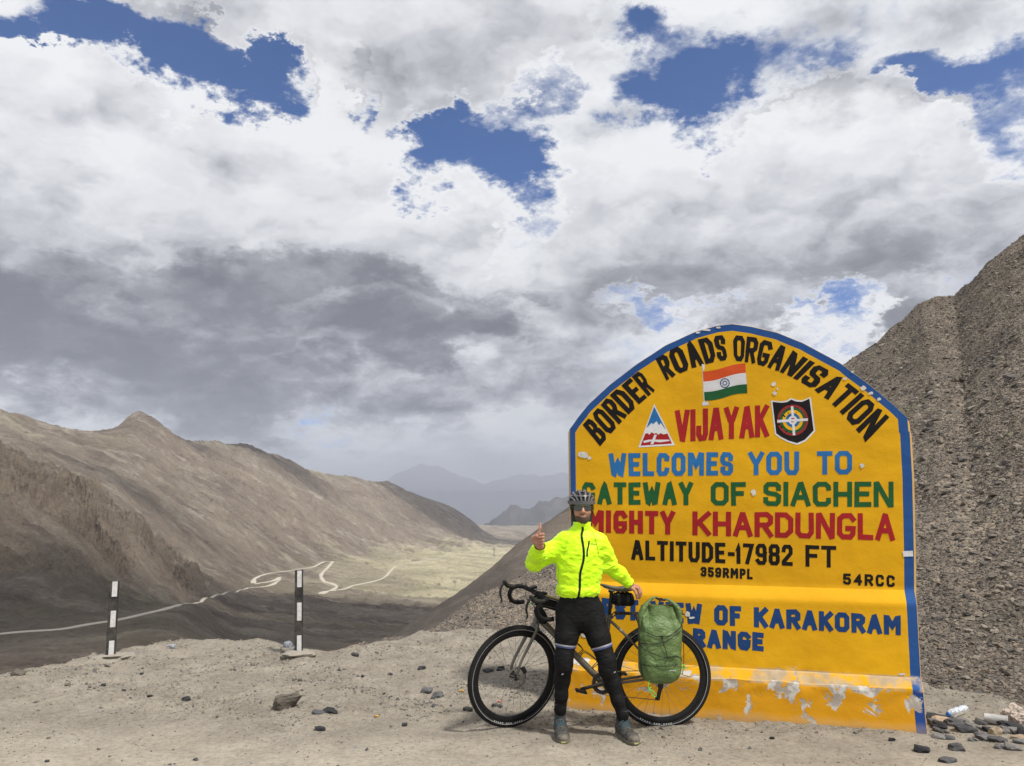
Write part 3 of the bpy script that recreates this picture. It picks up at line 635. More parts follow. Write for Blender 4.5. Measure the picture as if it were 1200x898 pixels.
# ------------------------------------------------------------------ painted masonry sign
from mathutils.geometry import tessellate_polygon
GLY = {
 'A': (1.0, [[(0, 0), (.46, 1), (.54, 1), (1, 0)], [(.22, .33), (.78, .33)]]),
 'B': (.92, [[(0, 0), (0, 1), (.72, 1), (.95, .88), (.95, .66), (.72, .53), (0, .53)], [(.72, .53), (1, .40), (1, .14), (.76, 0), (0, 0)]]),
 'C': (.92, [[(1, .80), (1, .88), (.8, 1), (.22, 1), (0, .84), (0, .16), (.22, 0), (.8, 0), (1, .12), (1, .20)]]),
 'D': (.95, [[(0, 0), (0, 1), (.62, 1), (1, .78), (1, .22), (.62, 0), (0, 0)]]),
 'E': (.85, [[(1, 1), (0, 1), (0, 0), (1, 0)], [(0, .52), (.82, .52)]]),
 'F': (.82, [[(1, 1), (0, 1), (0, 0)], [(0, .52), (.8, .52)]]),
 'G': (.95, [[(1, .84), (.8, 1), (.22, 1), (0, .84), (0, .16), (.22, 0), (.8, 0), (1, .14), (1, .40), (.62, .40)]]),
 'H': (.95, [[(0, 0), (0, 1)], [(1, 0), (1, 1)], [(0, .5), (1, .5)]]),
 'I': (.22, [[(.5, 0), (.5, 1)]]),
 'J': (.8, [[(1, 1), (1, .16), (.78, 0), (.25, 0), (0, .16), (0, .38)]]),
 'K': (.95, [[(0, 0), (0, 1)], [(1, 1), (.12, .46)], [(.30, .58), (1, 0)]]),
 'L': (.82, [[(0, 1), (0, 0), (1, 0)]]),
 'M': (1.15, [[(0, 0), (0, 1), (.12, 1), (.5, .38), (.88, 1), (1, 1), (1, 0)]]),
 'N': (1.0, [[(0, 0), (0, 1), (.1, 1), (.9, 0), (1, 0), (1, 1)]]),
 'O': (1.0, [[(.24, 0), (0, .17), (0, .83), (.24, 1), (.76, 1), (1, .83), (1, .17), (.76, 0), (.24, 0)]]),
 'P': (.88, [[(0, 0), (0, 1), (.74, 1), (1, .86), (1, .58), (.74, .44), (0, .44)]]),
 'R': (.95, [[(0, 0), (0, 1), (.74, 1), (1, .87), (1, .62), (.74, .48), (0, .48)], [(.5, .46), (1, 0)]]),
 'S': (.9, [[(1, .78), (1, .88), (.8, 1), (.2, 1), (0, .88), (0, .64), (.2, .53), (.8, .47), (1, .36), (1, .12), (.8, 0), (.2, 0), (0, .12), (0, .22)]]),
 'T': (.9, [[(0, 1), (1, 1)], [(.5, .94), (.5, 0)]]),
 'U': (.95, [[(0, 1), (0, .17), (.22, 0), (.78, 0), (1, .17), (1, 1)]]),
 'V': (1.0, [[(0, 1), (.46, 0), (.54, 0), (1, 1)]]),
 'W': (1.25, [[(0, 1), (.2, 0), (.28, 0), (.5, .72), (.72, 0), (.8, 0), (1, 1)]]),
 'Y': (1.0, [[(0, 1), (.5, .45), (1, 1)], [(.5, .47), (.5, 0)]]),
 '1': (.45, [[(0, .74), (.65, 1), (.65, 0)]]),
 '2': (.9, [[(0, .78), (0, .88), (.2, 1), (.8, 1), (1, .87), (1, .62), (0, .12), (0, 0), (1, 0)]]),
 '3': (.88, [[(0, .84), (.2, 1), (.8, 1), (1, .87), (1, .64), (.78, .53), (.35, .53)], [(.78, .53), (1, .38), (1, .13), (.8, 0), (.2, 0), (0, .15)]]),
 '4': (.95, [[(.78, 0), (.78, 1), (0, .3), (1, .3)]]),
 '5': (.88, [[(.95, 1), (.05, 1), (0, .56), (.76, .56), (1, .42), (1, .14), (.78, 0), (.2, 0), (0, .14)]]),
 '7': (.88, [[(0, 1), (1, 1), (.35, 0)]]),
 '8': (.9, [[(.2, .53), (0, .65), (0, .88), (.2, 1), (.8, 1), (1, .88), (1, .65), (.8, .53), (.2, .53), (0, .4), (0, .13), (.2, 0), (.8, 0), (1, .13), (1, .4), (.8, .53)]]),
 '9': (.9, [[(1, .58), (.8, .45), (.2, .45), (0, .58), (0, .87), (.2, 1), (.8, 1), (1, .87), (1, .14), (.8, 0), (.2, 0), (0, .12)]]),
 '-': (.55, [[(0, .45), (1, .45)]]),
}
def ribbon(pl, hw, closed=False):
    """mitred stroke of half width hw -> list of quads; long pieces subdivided so they can follow a bend"""
    P = [np.array(p, float) for p in pl]; Q = [P[0]]
    for a, b in zip(P[:-1], P[1:]):
        L = np.linalg.norm(b-a)
        if L < 1e-9: continue
        k = max(1, int(L/(hw*1.3)));  Q += [a+(b-a)*i/k for i in range(1, k+1)]
    P = Q; closed = np.linalg.norm(P[0]-P[-1]) < 1e-6
    if not closed:
        d = P[0]-P[1]; P[0] = P[0]+d/np.linalg.norm(d)*hw
        d = P[-1]-P[-2]; P[-1] = P[-1]+d/np.linalg.norm(d)*hw
    n = len(P); out = []
    for i in range(n):
        if closed and i in (0, n-1): a, b = P[-2], P[1]
        else: a, b = P[max(i-1, 0)], P[min(i+1, n-1)]
        d0 = P[i]-a if (i > 0 or closed) else b-P[i]; d1 = b-P[i] if (i < n-1 or closed) else P[i]-a
        d0 = d0/np.linalg.norm(d0); d1 = d1/np.linalg.norm(d1)
        n0 = np.array([-d0[1], d0[0]]); n1 = np.array([-d1[1], d1[0]]); m = n0+n1; q = np.linalg.norm(m)
        m = m/q if q > .2 else n0; k = min(1/max(float(m@n0), .45), 1.6)
        out.append((P[i]+m*hw*k, P[i]-m*hw*k))
    return out
SIGN_A = gp(660, 826); SIGN_B = gp(1081, 857)
SIGN_A, SIGN_B = Vector((SIGN_A.x, SIGN_A.y, 0)), Vector((SIGN_B.x, SIGN_B.y, 0))
def build_sign():
    U = (SIGN_B-SIGN_A).normalized(); NRM = Vector((U.y, -U.x, 0)); DB = .20      # base stands DB proud of the upper face
    org = SIGN_A-NRM*DB
    def sp(px, py, d=0.):
        r_ = ray(px, py); o_ = Vector((0, 0, CAM_H)); k = ((org+NRM*d)-o_).dot(NRM)/r_.dot(NRM); p = o_+r_*k
        return np.array([(p-org).dot(U), p.z])
    root = link(bpy.data.objects.new('roadside_sign', None)); root.location = org; root.rotation_euler = (0, 0, math.atan2(U.y, U.x))
    props(root, 'tall arched yellow masonry sign with blue border and painted welcome lettering', 'sign')
    top_px = [(670, 503), (677, 490), (690, 474), (715, 451), (745, 428), (780, 405), (815, 389), (840, 382), (858, 380), (880, 383), (910, 390), (940, 402), (985, 426), (1020, 452), (1045, 473), (1061, 490)]
    TP = np.array([sp(*p) for p in top_px]); uL = sp(669, 600)[0]; uR = sp(1069, 560)[0]; TP[0, 0] = uL; TP[-1, 0] = uR
    vA = sp(1000, 690)[1]; vB = sp(1000, 704, .07)[1]; vC = sp(1000, 791, .11)[1]; vD = sp(1000, 804, .175)[1]
    def top(u): return np.interp(u, TP[:, 0], TP[:, 1])
    bl, br = .048, sp(1069, 580)[0]-sp(1057.5, 580)[0]
    us = np.unique(np.concatenate([np.linspace(uL+bl, uR-br, 150), [uL, uL+bl/2, uR-br/2, uR]]))
    # profile below the upper face: (v, d)
    prof = [(-.12, .245), (0., .235), (.05, .222), (.16, .205), (vD-.02, .195), (vD, .188), (vD+.006, .172), (vC-.004, .128), (vC+.004, .112), ((vB+vC)/2, .092), (vB-.02, .078), (vB, .070), (vA, .004), (vA+.02, 0)]
    uk = [sp(1064.5, 480), sp(1069, 560), sp(1071, 650), sp(1074, 705, .07), sp(1079.5, 795, .13), sp(1082, 815, .19), sp(1086, 858, .23)]
    uk = np.array(sorted([(q[1], q[0]) for q in uk])); uRf = lambda v: np.interp(v, uk[:, 0], uk[:, 1])-uR
    rows = []
    for (v0, d0), (v1, d1) in zip(prof[:-1], prof[1:]):
        k = max(1, int(abs(v1-v0)/.022))
        rows += [(v0+(v1-v0)*i/k, d0+(d1-d0)*i/k) for i in range(k)]
    lo = np.array(rows+[prof[-1]])
    NU, NL, NT_ = len(us), len(lo), 90
    tu = top(us); sl = np.gradient(tu, us); wv = np.minimum(.058*np.sqrt(1+sl**2), .11)
    fr = np.concatenate([np.linspace(0, 1, NT_)[1:], [1.5, 2.]])
    V = np.zeros((NU, NL+len(fr), 3))
    for i, u in enumerate(us):
        hi_ = [(lo[-1, 0]+(tu[i]-wv[i]-lo[-1, 0])*f if f <= 1 else tu[i]-wv[i]*(2-f), 0.) for f in fr]
        col = np.concatenate([lo, np.array(hi_)])
        fl = (1-sstep(0, .55, col[:, 0]))
        V[i, :, 0] = u+uRf(col[:, 0])*sstep(uR-1.1, uR, u)*(col[:, 0] < lo[-1, 0]+1.2)
        V[i, :, 1] = -col[:, 1]; V[i, :, 2] = col[:, 0]
    # hand-laid plaster is never flat
    uu, vv = V[..., 0], V[..., 2]
    edge = np.minimum(1, np.minimum(uu-uL, uR-uu)/.02).clip(0, 1)
    V[..., 1] += (fbm(uu*1.4, vv*1.4, 3, 301)*.006+fbm(uu*5, vv*7, 2, 303)*.0022)*edge
    rough = np.exp(-((vv-vD)/.10)**2)
    V[..., 1] += rough*np.clip(fbm(uu*5, vv*7, 4, 305, .6), -.25, 1)*.014*edge; V[..., 2] += np.exp(-((vv-vD)/.03)**2)*fbm(uu*4, uu*0+.3, 4, 306)*.008
    F = grid_faces(NU, V.shape[1]).reshape(NU-1, V.shape[1]-1, 4)
    um = (us[1:]+us[:-1])/2
    isb = np.zeros(F.shape[:2], bool)
    isb[(um < uL+bl) | (um > uR-br), :] = True; isb[:, -2:] = True
    isb[um < uL+bl, :NL-1] = False; isb[:, 0:0] = False
    # materials
    def paint(name, col, lo_col, peel=True):
        m, t = new_mat(name); v = t.node('ShaderNodeTexCoord').outputs['Object']; x, y, z = t.sep(v)
        n = t.noise(v, 1.3, 6, .6, .4); st = t.noise(t.vmath('MULTIPLY', v, (1, 1, .12)), 9, 6, .7)
        c = t.mix(t.rng(n, .32, .68), lo_col, col)
        c = t.mix(t.rng(st, .56, .80, 0, .22), c, tuple(q*.62 for q in lo_col))
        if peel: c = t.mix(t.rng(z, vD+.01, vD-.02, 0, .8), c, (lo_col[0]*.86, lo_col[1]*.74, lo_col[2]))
        br_ = t.noise(t.vmath('MULTIPLY', v, (.12, 1, 1)), 40, 4, .6)
        c = t.mix(1., c, t.ramp(br_, [(.3, (.985, .985, .985)), (.7, (1.01, 1.01, 1.01))]), 'MULTIPLY')
        h = t.math('ADD', t.math('MULTIPLY', t.noise(v, 40, 4, .55), .45), t.math('MULTIPLY', t.noise(v, 14, 4, .6), 1.2))
        if peel:
            zone = t.rng(z, vD+.035, vD-.005, 0, 1); zone2 = t.rng(z, vD-.26, vD-.02, .0, 1.)
            lvl = t.math('ADD', t.math('MULTIPLY', t.math('MULTIPLY', zone, zone2), .088), t.math('MULTIPLY', zone, .03))
            xr = t.rng(x, .5, 1.3, .4, 1.)
            pn = t.noise(v, 4.6, 9, .62, .5)
            mk = t.rng(t.math('ADD', pn, t.math('MULTIPLY', lvl, xr)), .635, .648)
            sp_ = t.math('MULTIPLY', t.rng(t.noise(v, 13, 6, .6), .70, .71), t.rng(z, vD+.3, vD+.1, .0, 1))
            mk = t.math('MULTIPLY', t.math('MAXIMUM', mk, sp_), t.rng(z, vD+.12, vD+.05))
            led = t.math('MULTIPLY', t.rng(z, vD-.022, vD-.010), t.rng(z, vC+.020, vC+.004)); led = t.math('MULTIPLY', led, t.rng(t.noise(v, 5, 6, .7), .42, .56))
            pl = t.mix(t.rng(t.noise(v, 17, 5, .6), .46, .56), (.33, .29, .245), (.50, .475, .44))
            c = t.mix(led, c, t.mix(t.noise(v, 8, 5, .7), (.30, .22, .13), (.52, .42, .29)))
            c = t.mix(mk, c, pl); h = t.math('SUBTRACT', h, t.math('MULTIPLY', mk, 1.2))
            dirt = t.rng(t.math('ADD', z, t.math('MULTIPLY', t.noise(v, 5, 5, .7), .12)), .12, .04)
            c = t.mix(t.math('MULTIPLY', dirt, .55), c, (.32, .255, .17))
        pset(t, col=c, rough=.7, spec=.14, normal=t.bump(h, .38, .006)); return m
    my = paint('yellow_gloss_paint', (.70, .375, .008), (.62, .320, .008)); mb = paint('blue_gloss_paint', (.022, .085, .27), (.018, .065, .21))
    mc = simple('ochre_paint', (.55, .33, .08), .7, bump=.5, bscale=30, dust=((.35, .27, .18), .4))
    Vf = V.reshape(-1, 3)
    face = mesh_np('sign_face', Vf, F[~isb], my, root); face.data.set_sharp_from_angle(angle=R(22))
    bord = mesh_np('painted_border', Vf, F[isb], mb, root)
    # rim, back: the block is a little wider behind than in front
    nr = V.shape[1]; th, splay = .34, .085
    L = [i for i in range(nr)]; loop = [V[0, j] for j in range(nr)]+[V[i, -1] for i in range(1, NU)]+[V[-1, j] for j in range(nr-2, -1, -1)]
    loop = np.array(loop); back = loop.copy(); cu = (uL+uR)/2
    back[:, 1] = th; nl = len(loop)
    back[:nr, 0] -= splay; back[-(nr-1):, 0] += splay
    # paint edge slightly turned: a small round between front and rim
    mid = loop.copy(); mid[:, 1] += .012; mid[:nr, 0] -= .006; mid[-(nr-1):, 0] += .006; mid[nr:nr+NU-1, 2] += .005
    back[nr:nr+NU-1, 2] += .0
    W = np.stack([loop, mid, back*[1, .5, 1]+mid*[0, .5, 0], back], 1); W[:, 2, 0] = (mid[:, 0]+back[:, 0])/2+fbm(loop[:, 2]*5, loop[:, 0]*5, 3, 309)*.006; W[:, 2, 2] = (mid[:, 2]+back[:, 2])/2
    rim = mesh_np('sign_rim', W.reshape(-1, 3), grid_faces(nl, 4), mc, root)
    bk = V[:, :, :].copy(); bk[..., 1] = th
    k = (bk[..., 0]-cu)/(uR-cu); bk[..., 0] += splay*k
    bk = bk[::6, ::6] if False else bk
    mesh_np('sign_back', np.stack([bk[:, 0], bk[:, -1]], 1).reshape(-1, 3), grid_faces(NU, 2), mc, root)
    # lettering: strokes of paint
    def dsurf(v):
        return np.interp(v, lo[:, 0], lo[:, 1])
    fl_base = dict(U=U)
    def put3(px, py, d, h):            # photo pixel -> local point on face d (+ paint thickness h)
        u, v = sp(px, py, d); return (u, -(d+h), v)
    def relief(u, v): return float((fbm(np.array([u*1.4]), np.array([v*1.4]), 3, 301)*.006+fbm(np.array([u*5]), np.array([v*7]), 2, 303)*.0022)[0])
    def surf(u, v, h):                 # on the plaster, h above it
        d = float(dsurf(v)) if v < lo[-1, 0] else 0.
        return (u, -d+relief(u, v)-h, v)
    mats = {n: paint(n+'_lettering_paint', c, tuple(q*.8 for q in c), False) for n, c in
            dict(black=(.012, .010, .010), red=(.36, .018, .022), blue=(.026, .150, .38), green=(.018, .105, .035), deep_blue=(.014, .055, .18), white=(.66, .66, .68), orange=(.62, .085, .02), shield_red=(.28, .03, .03), yellow=(.80, .42, .01)).items()}
    def curve(pts):
        P = np.array(pts, float); return lambda s: hermite(np.arange(len(P)), P, np.atleast_1d(np.clip(s, -.2, len(P)-.8)))[0] if len(P) > 2 else P[0]+(P[1]-P[0])*s
    def lettering(text, base, topc, s0, s1, wpx, mat, label, d=0., widths=None, gap=.30):
        fb, ft = curve(base), curve(topc)
        H = np.linalg.norm(ft((s0+s1)/2)-fb((s0+s1)/2)); Lpx = 0; q0 = fb(s0)
        for i in range(1, 25): q1 = fb(s0+(s1-s0)*i/24); Lpx += np.linalg.norm(q1-q0); q0 = q1
        g = [GLY[c][0] if c != ' ' else .4 for c in text]
        n = len(text); gp_ = wpx*gap; iw = [wpx if c == 'I' else None for c in text]
        free = Lpx-gp_*(n-1)-sum(w for w in iw if w); tot = sum(a for a, w in zip(g, iw) if not w)
        x = 0; VV, FF = [], []; rn = random.Random(hash(text) % 999 if False else sum(map(ord, text)))
        for c, a, w in zip(text, g, iw):
            cw = w if w else free*a/tot
            hw = wpx/2
            for si, pl in enumerate(GLY[c][1] if c != ' ' else []):
                pts = [((hw+p[0]*(cw-2*hw)) if not w else cw/2, hw+p[1]*(H-2*hw)) for p in pl]
                pts = [(a_+rn.uniform(-.03, .03)*wpx*2, b_+rn.uniform(-.03, .03)*wpx*2) if 0 < k_ < len(pts)-1 and c not in 'OD8' else (a_, b_) for k_, (a_, b_) in enumerate(pts)]
                rb = ribbon(pts, hw)
                b0 = len(VV)
                for e in rb:
                    for q in e:
                        s = s0+(s1-s0)*(x+q[0])/Lpx; f = q[1]/H
                        P = fb(s)*(1-f)+ft(s)*f; u, v = sp(P[0], P[1], d)
                        VV.append(surf(u, v, .0018+.0002*si))
                FF += [(b0+2*k, b0+2*k+2, b0+2*k+3, b0+2*k+1) for k in range(len(rb)-1)]
            x += cw+gp_
        o = mesh_np('lettering', VV, FF, mats[mat], root, smooth=False); o['label'] = label
    Z2 = lambda x, y: (660+x/2.727, 370+y/2.727)
    B = [Z2(*p) for p in [(118, 418), (205, 320), (293, 240), (330, 208), (430, 163), (525, 143), (590, 150), (660, 168), (735, 200), (830, 258), (900, 325), (968, 403)]]
    Tt = [Z2(*p) for p in [(62, 350), (145, 258), (245, 175), (295, 138), (400, 85), (515, 62), (600, 68), (690, 92), (790, 143), (890, 200), (970, 262), (1042, 325)]]
    lettering('BORDER', B, Tt, 0, 2.0, 5.4, 'black', 'arched black word BORDER', gap=.35)
    lettering('ROADS', B, Tt, 3.0, 5.0, 5.4, 'black', 'arched black word ROADS', gap=.35)
    lettering('ORGANISATION', B, Tt, 5.3, 11., 5.4, 'black', 'arched black word ORGANISATION', gap=.32)
    def line(words, yt0, yb0, yt1, yb1, x0, x1, w, mat, d=0., gap=.3, lab=None):
        for tx, a, b in words:
            f = lambda x: (x-x0)/(x1-x0)
            bs = [(a, yb0+(yb1-yb0)*f(a)), (b, yb0+(yb1-yb0)*f(b))]; ts = [(a, yt0+(yt1-yt0)*f(a)), (b, yt0+(yt1-yt0)*f(b))]
            lettering(tx, bs, ts, 0, 1, w, mat, (lab or mat)+' painted word '+tx, d, gap=gap)
    line([('VIJAYAK', 791, 901)], 481, 518.5, 474.5, 512, 791, 901, 6.0, 'red', gap=.15)
    line([('WELCOMES', 713.5, 859), ('YOU', 877, 936.5), ('TO', 957.5, 998.5)], 531.5, 558.5, 528.5, 556, 714, 998, 5.6, 'blue', gap=.5)
    line([('GATEWAY', 682, 812), ('OF', 833, 874), ('SIACHEN', 894.5, 1047)], 565.5, 591, 564.5, 594.5, 682, 1047, 5.7, 'green', gap=.5)
    line([('MIGHTY', 688, 791), ('KHARDUNGLA', 811.5, 1048.5)], 598, 624, 602, 634, 690, 1048, 6.0, 'red', gap=.42)
    line([('ALTITUDE', 740, 850), ('-', 853, 861), ('17982', 862, 929), ('FT', 944, 980)], 633, 656, 640, 665.5, 740, 980, 4.6, 'black', gap=.5)
    line([('359RMPL', 821, 882)], 664.3, 675.5, 667, 679.3, 821, 882, 2.8, 'black', gap=.6)
    line([('54RCC', 988, 1048.5)], 672, 685, 674.5, 688.3, 988, 1048, 3.1, 'black', gap=1.)
    line([('FIRST', 683, 748), ('VIEW', 762.5, 822.5), ('OF', 837, 868.5), ('KARAKORAM', 883.5, 1055.5)], 700, 724, 722, 744.5, 690, 1055, 6.0, 'deep_blue', d=.085, gap=.4)
    line([('RANGE', 812, 895)], 736.5, 758, 742, 763.5, 812, 895, 6.0, 'deep_blue', d=.1, gap=.38)
    # emblems
    def polyfill(name, pts, h, mat, d=0., label=None, conv=True):
        bm = bmesh.new(); Q = [sp(p[0], p[1], d) if conv else p for p in pts]
        vs = [bm.verts.new((u, 0, v)) for u, v in Q]
        for tri in tessellate_polygon([[Vector((u, v, 0)) for u, v in Q]]):
            try: bm.faces.new([vs[k] for k in tri])
            except ValueError: pass
        for _ in range(4):
            ee = [e for e in bm.edges if e.calc_length() > .035]
            if ee: bmesh.ops.subdivide_edges(bm, edges=ee, cuts=1); bmesh.ops.triangulate(bm, faces=bm.faces[:])
        for q in bm.verts: q.co.y = surf(q.co.x, q.co.z, h)[1]
        me = bpy.data.meshes.new(name); bm.to_mesh(me); bm.free(); me.materials.append(mat if not isinstance(mat, str) else mats[mat])
        o = link(bpy.data.objects.new(name, me), root)
        if label: o['label'] = label
        return o
    Z3 = lambda x, y: (735+x/5.217, 415+y/5.217)
    def wave(x0, y0, x1, y1, n=9, a=5):
        return [(x0+(x1-x0)*i/n, y0+(y1-y0)*i/n+a*math.sin(i/n*2*math.pi)) for i in range(n+1)]
    e0, e1, e2, e3 = wave(462, 108, 722, 57), wave(466, 170, 725, 115), wave(470, 233, 732, 184), wave(473, 285, 734, 240, a=7)
    polyfill('flag_band', [Z3(*p) for p in e0+e1[::-1]], .0018, 'orange', label='orange top band of the painted flag')
    polyfill('flag_band', [Z3(*p) for p in e1+e2[::-1]], .0020, 'white', label='white middle band of the painted flag')
    polyfill('flag_band', [Z3(*p) for p in e2+e3[::-1]], .0018, 'green', label='green lower band of the painted flag')
    def ring(cx, cy, r0, r1, h, mat, name, n=28, label=None):
        VV = []; FF = []
        for i in range(n):
            a = 2*math.pi*i/n
            for r_ in (r0, r1):
                u, v = sp(*Z3(cx+r_*math.cos(a), cy+r_*math.sin(a))); VV.append((u, relief(u, v)-h*.75-.0003, v))
        FF = [(2*i, 2*i+1, (2*i+3) % (2*n), (2*i+2) % (2*n)) for i in range(n)]
        o = mesh_np(name, VV, FF, mats[mat], root, smooth=False)
        if label: o['label'] = label
    ring(597, 178, 24, 30, .0026, 'deep_blue', 'flag_wheel'); ring(597, 178, 9, 14, .0026, 'deep_blue', 'flag_wheel')
    for k in range(8):
        a = k*math.pi/4; c_, s_ = math.cos(a), math.sin(a)
        polyfill('flag_wheel', [Z3(597+14*c_-1.2*s_, 178+14*s_+1.2*c_), Z3(597+24*c_-1.2*s_, 178+24*s_+1.2*c_), Z3(597+24*c_+1.2*s_, 178+24*s_-1.2*c_), Z3(597+14*c_+1.2*s_, 178+14*s_-1.2*c_)], .0024, 'deep_blue')
    polyfill('flag_pole', [Z3(*p) for p in [(456, 62), (474, 62), (474, 92), (467, 104), (460, 92)]], .0018, 'white')
    polyfill('flag_pole', [Z3(*p) for p in [(458, 296), (468, 290), (496, 292), (500, 312), (462, 317)]], .0018, 'white')
    polyfill('flag_pole', [Z3(*p) for p in [(459, 100), (463, 100), (474, 292), (468, 292)]], .0012, 'white')
    polyfill('triangle_badge', [Z3(*p) for p in [(165, 304), (292, 558), (68, 572)]], .0016, 'white', label='white edged triangle with a painted mountain')
    polyfill('triangle_badge_sky', [Z3(*p) for p in [(165, 322), (238, 466), (205, 420), (196, 436), (180, 410), (158, 430), (150, 420), (118, 452)]], .0024, 'blue')
    polyfill('triangle_badge_ground', [Z3(*p) for p in [(110, 488), (126, 484), (135, 494), (150, 478), (165, 488), (178, 483), (190, 494), (205, 484), (222, 492), (246, 486), (274, 548), (82, 560)]], .0024, 'red')
    polyfill('triangle_badge_mark', [Z3(*p) for p in [(98, 532), (130, 524), (180, 524), (258, 524), (258, 532), (200, 540), (150, 534), (102, 544)]], .0030, 'white')
    polyfill('triangle_badge_mark', [Z3(*p) for p in [(166, 494), (182, 494), (160, 552), (142, 552)]], .0033, 'white')
    sh = [(878, 284), (940, 290), (975, 285), (1003, 268), (1030, 280), (1070, 284), (1096, 274), (1122, 262), (1150, 472), (1120, 505), (1090, 535), (1040, 556), (985, 540), (935, 515), (903, 492)]
    cxx, cyy = 1012, 405
    polyfill('shield_badge', [Z3(*p) for p in sh], .0016, 'white', label='black shield with a round target and white cross')
    polyfill('shield_badge_field', [Z3(cxx+(p[0]-cxx)*.925, cyy+(p[1]-cyy)*.925) for p in sh], .0024, 'black')
    for r0, r1, mt in ((80, 95, 'shield_red'), (64, 79, 'green'), (44, 63, 'yellow'), (26, 43, 'blue')): ring(cxx, cyy, r0, r1, .0029, mt, 'shield_badge_ring')
    polyfill('shield_badge_cross', [Z3(*p) for p in [(1000, 320), (1015, 320), (1028, 497), (1012, 497)]], .0034, 'white')
    polyfill('shield_badge_cross', [Z3(*p) for p in [(917, 404), (1104, 394), (1104, 409), (917, 420)]], .0037, 'white')
    ring(cxx, cyy, .5, 27, .0040, 'white', 'shield_badge_ring'); ring(cxx, cyy, .2, 14, .0045, 'red', 'shield_badge_ring')
    # chips down to white plaster
    mp = simple('bare_plaster', (.54, .52, .48), .85, bump=.6, bscale=80)
    rn = random.Random(12)
    for (px, py, rx, ry, d) in [(683, 533.5, 9.5, 5.5, 0), (691, 537, 3.5, 3, 0), (1010.5, 546, 4, 4, 0), (883, 577.5, 4.5, 5.8, 0), (907, 450, 4.6, 3.4, 0), (908, 461, 4.2, 3.2, 0), (911, 456, 1.5, 3, 0), (1012, 455, 5, 4, 0), (1020, 461, 4, 3, 0), (1030, 468, 3, 3, 0),
                                (828, 387, 7, 1.6, 0), (818, 390, 4, 1.8, 0), (842, 384, 4, 1.4, 0), (806, 720, 3.8, 4.5, .085), (811, 724, 5, 2, .085), (990, 444, 4, 2, 0), (1056, 790, 6, 2.2, .105), (720, 789, 5, 1.8, .12), (687, 738, 9, 14, .10), (672, 772, 9, 8, .11), (684, 775, 12, 6, .11), (722, 776, 9, 4, .11), (805, 787, 9, 4, .11), (999, 436, 2.4, 2, 0)]:
        pts = []
        for k in range(11):
            a = 2*math.pi*k/11; q = rn.uniform(.62, 1.1); pts.append((px+.8*rx*q*math.cos(a), py+.8*ry*q*math.sin(a)))
        polyfill('plaster_chip', pts, .0048, mp, d)
    polyfill('paper_sticker', [(1057.5, 646), (1069.5, 645.5), (1070, 652), (1058.5, 652.5)], .0045, mats['white'])
    return root
build_sign_fn = build_sign
# ------------------------------------------------------------------ small modelling kit
class Geo:
    def __init__(s): s.V = []; s.F = []; s.n = 0
    def add(s, V, F):
        V = np.asarray(V, float).reshape(-1, 3); s.V.append(V); s.F += [tuple(int(a)+s.n for a in f) for f in F]; s.n += len(V); return s
    def tube(s, pts, rad, seg=10, cap=True, flat=None, up=None):
        P = [Vector(p) for p in pts]; n = len(P); rad = [rad]*n if not hasattr(rad, '__len__') else rad
        T = [((P[min(i+1, n-1)]-P[max(i-1, 0)]).normalized()) for i in range(n)]
        u = Vector(up) if up is not None else (Vector((0, 0, 1)) if abs(T[0].z) < .9 else Vector((0, 1, 0)))
        V = []; a = (u-T[0]*u.dot(T[0])).normalized()
        for i in range(n):
            a = (a-T[i]*a.dot(T[i])).normalized(); b = T[i].cross(a)
            for k in range(seg):
                th = 2*math.pi*k/seg; V.append(P[i]+a*math.cos(th)*rad[i]+b*math.sin(th)*rad[i]*(flat or 1))
        F = [(i*seg+k, i*seg+(k+1) % seg, (i+1)*seg+(k+1) % seg, (i+1)*seg+k) for i in range(n-1) for k in range(seg)]
        if cap: F += [tuple(range(seg))[::-1], tuple((n-1)*seg+k for k in range(seg))]
        return s.add([v[:] for v in V], F)
    def box(s, c, d, rot=None, bev=0.):
        bm = bmesh.new(); bmesh.ops.create_cube(bm, size=1)
        for v in bm.verts: v.co = Vector((v.co.x*d[0], v.co.y*d[1], v.co.z*d[2]))
        if bev: bmesh.ops.bevel(bm, geom=bm.edges[:], offset=bev, segments=2, affect='EDGES')
        M = Matrix.Translation(Vector(c)) @ (Euler(rot).to_matrix().to_4x4() if rot is not None else Matrix())
        bm.verts.index_update(); s.add([(M @ v.co)[:] for v in bm.verts], [[v.index for v in f.verts] for f in bm.faces]); bm.free(); return s
    def lathe(s, prof, c=(0, 0, 0), axis='y', seg=48, closed=False):
        n = len(prof); V = []
        for k in range(seg):
            th = 2*math.pi*k/seg; co, si = math.cos(th), math.sin(th)
            for r, h in prof:
                p = {'y': (r*co, h, r*si), 'z': (r*co, r*si, h), 'x': (h, r*co, r*si)}[axis]; V.append((p[0]+c[0], p[1]+c[1], p[2]+c[2]))
        m = n if closed else n-1
        F = [(k*n+i, k*n+(i+1) % n, ((k+1) % seg)*n+(i+1) % n, ((k+1) % seg)*n+i) for k in range(seg) for i in range(m)]
        return s.add(V, F)
    def build(s, name, mat, parent=None, smooth=True, label=None, xf=None):
        V = np.concatenate(s.V); me = bpy.data.meshes.new(name); me.from_pydata([tuple(v) for v in V], [], s.F)
        me.polygons.foreach_set('use_smooth', [smooth]*len(me.polygons)); me.update()
        if smooth:
            try: me.set_sharp_from_angle(angle=R(50))
            except Exception: pass
        for m in (mat if isinstance(mat, (list, tuple)) else [mat]): me.materials.append(m)
        o = link(bpy.data.objects.new(name, me), parent)
        if label: o['label'] = label
        return o
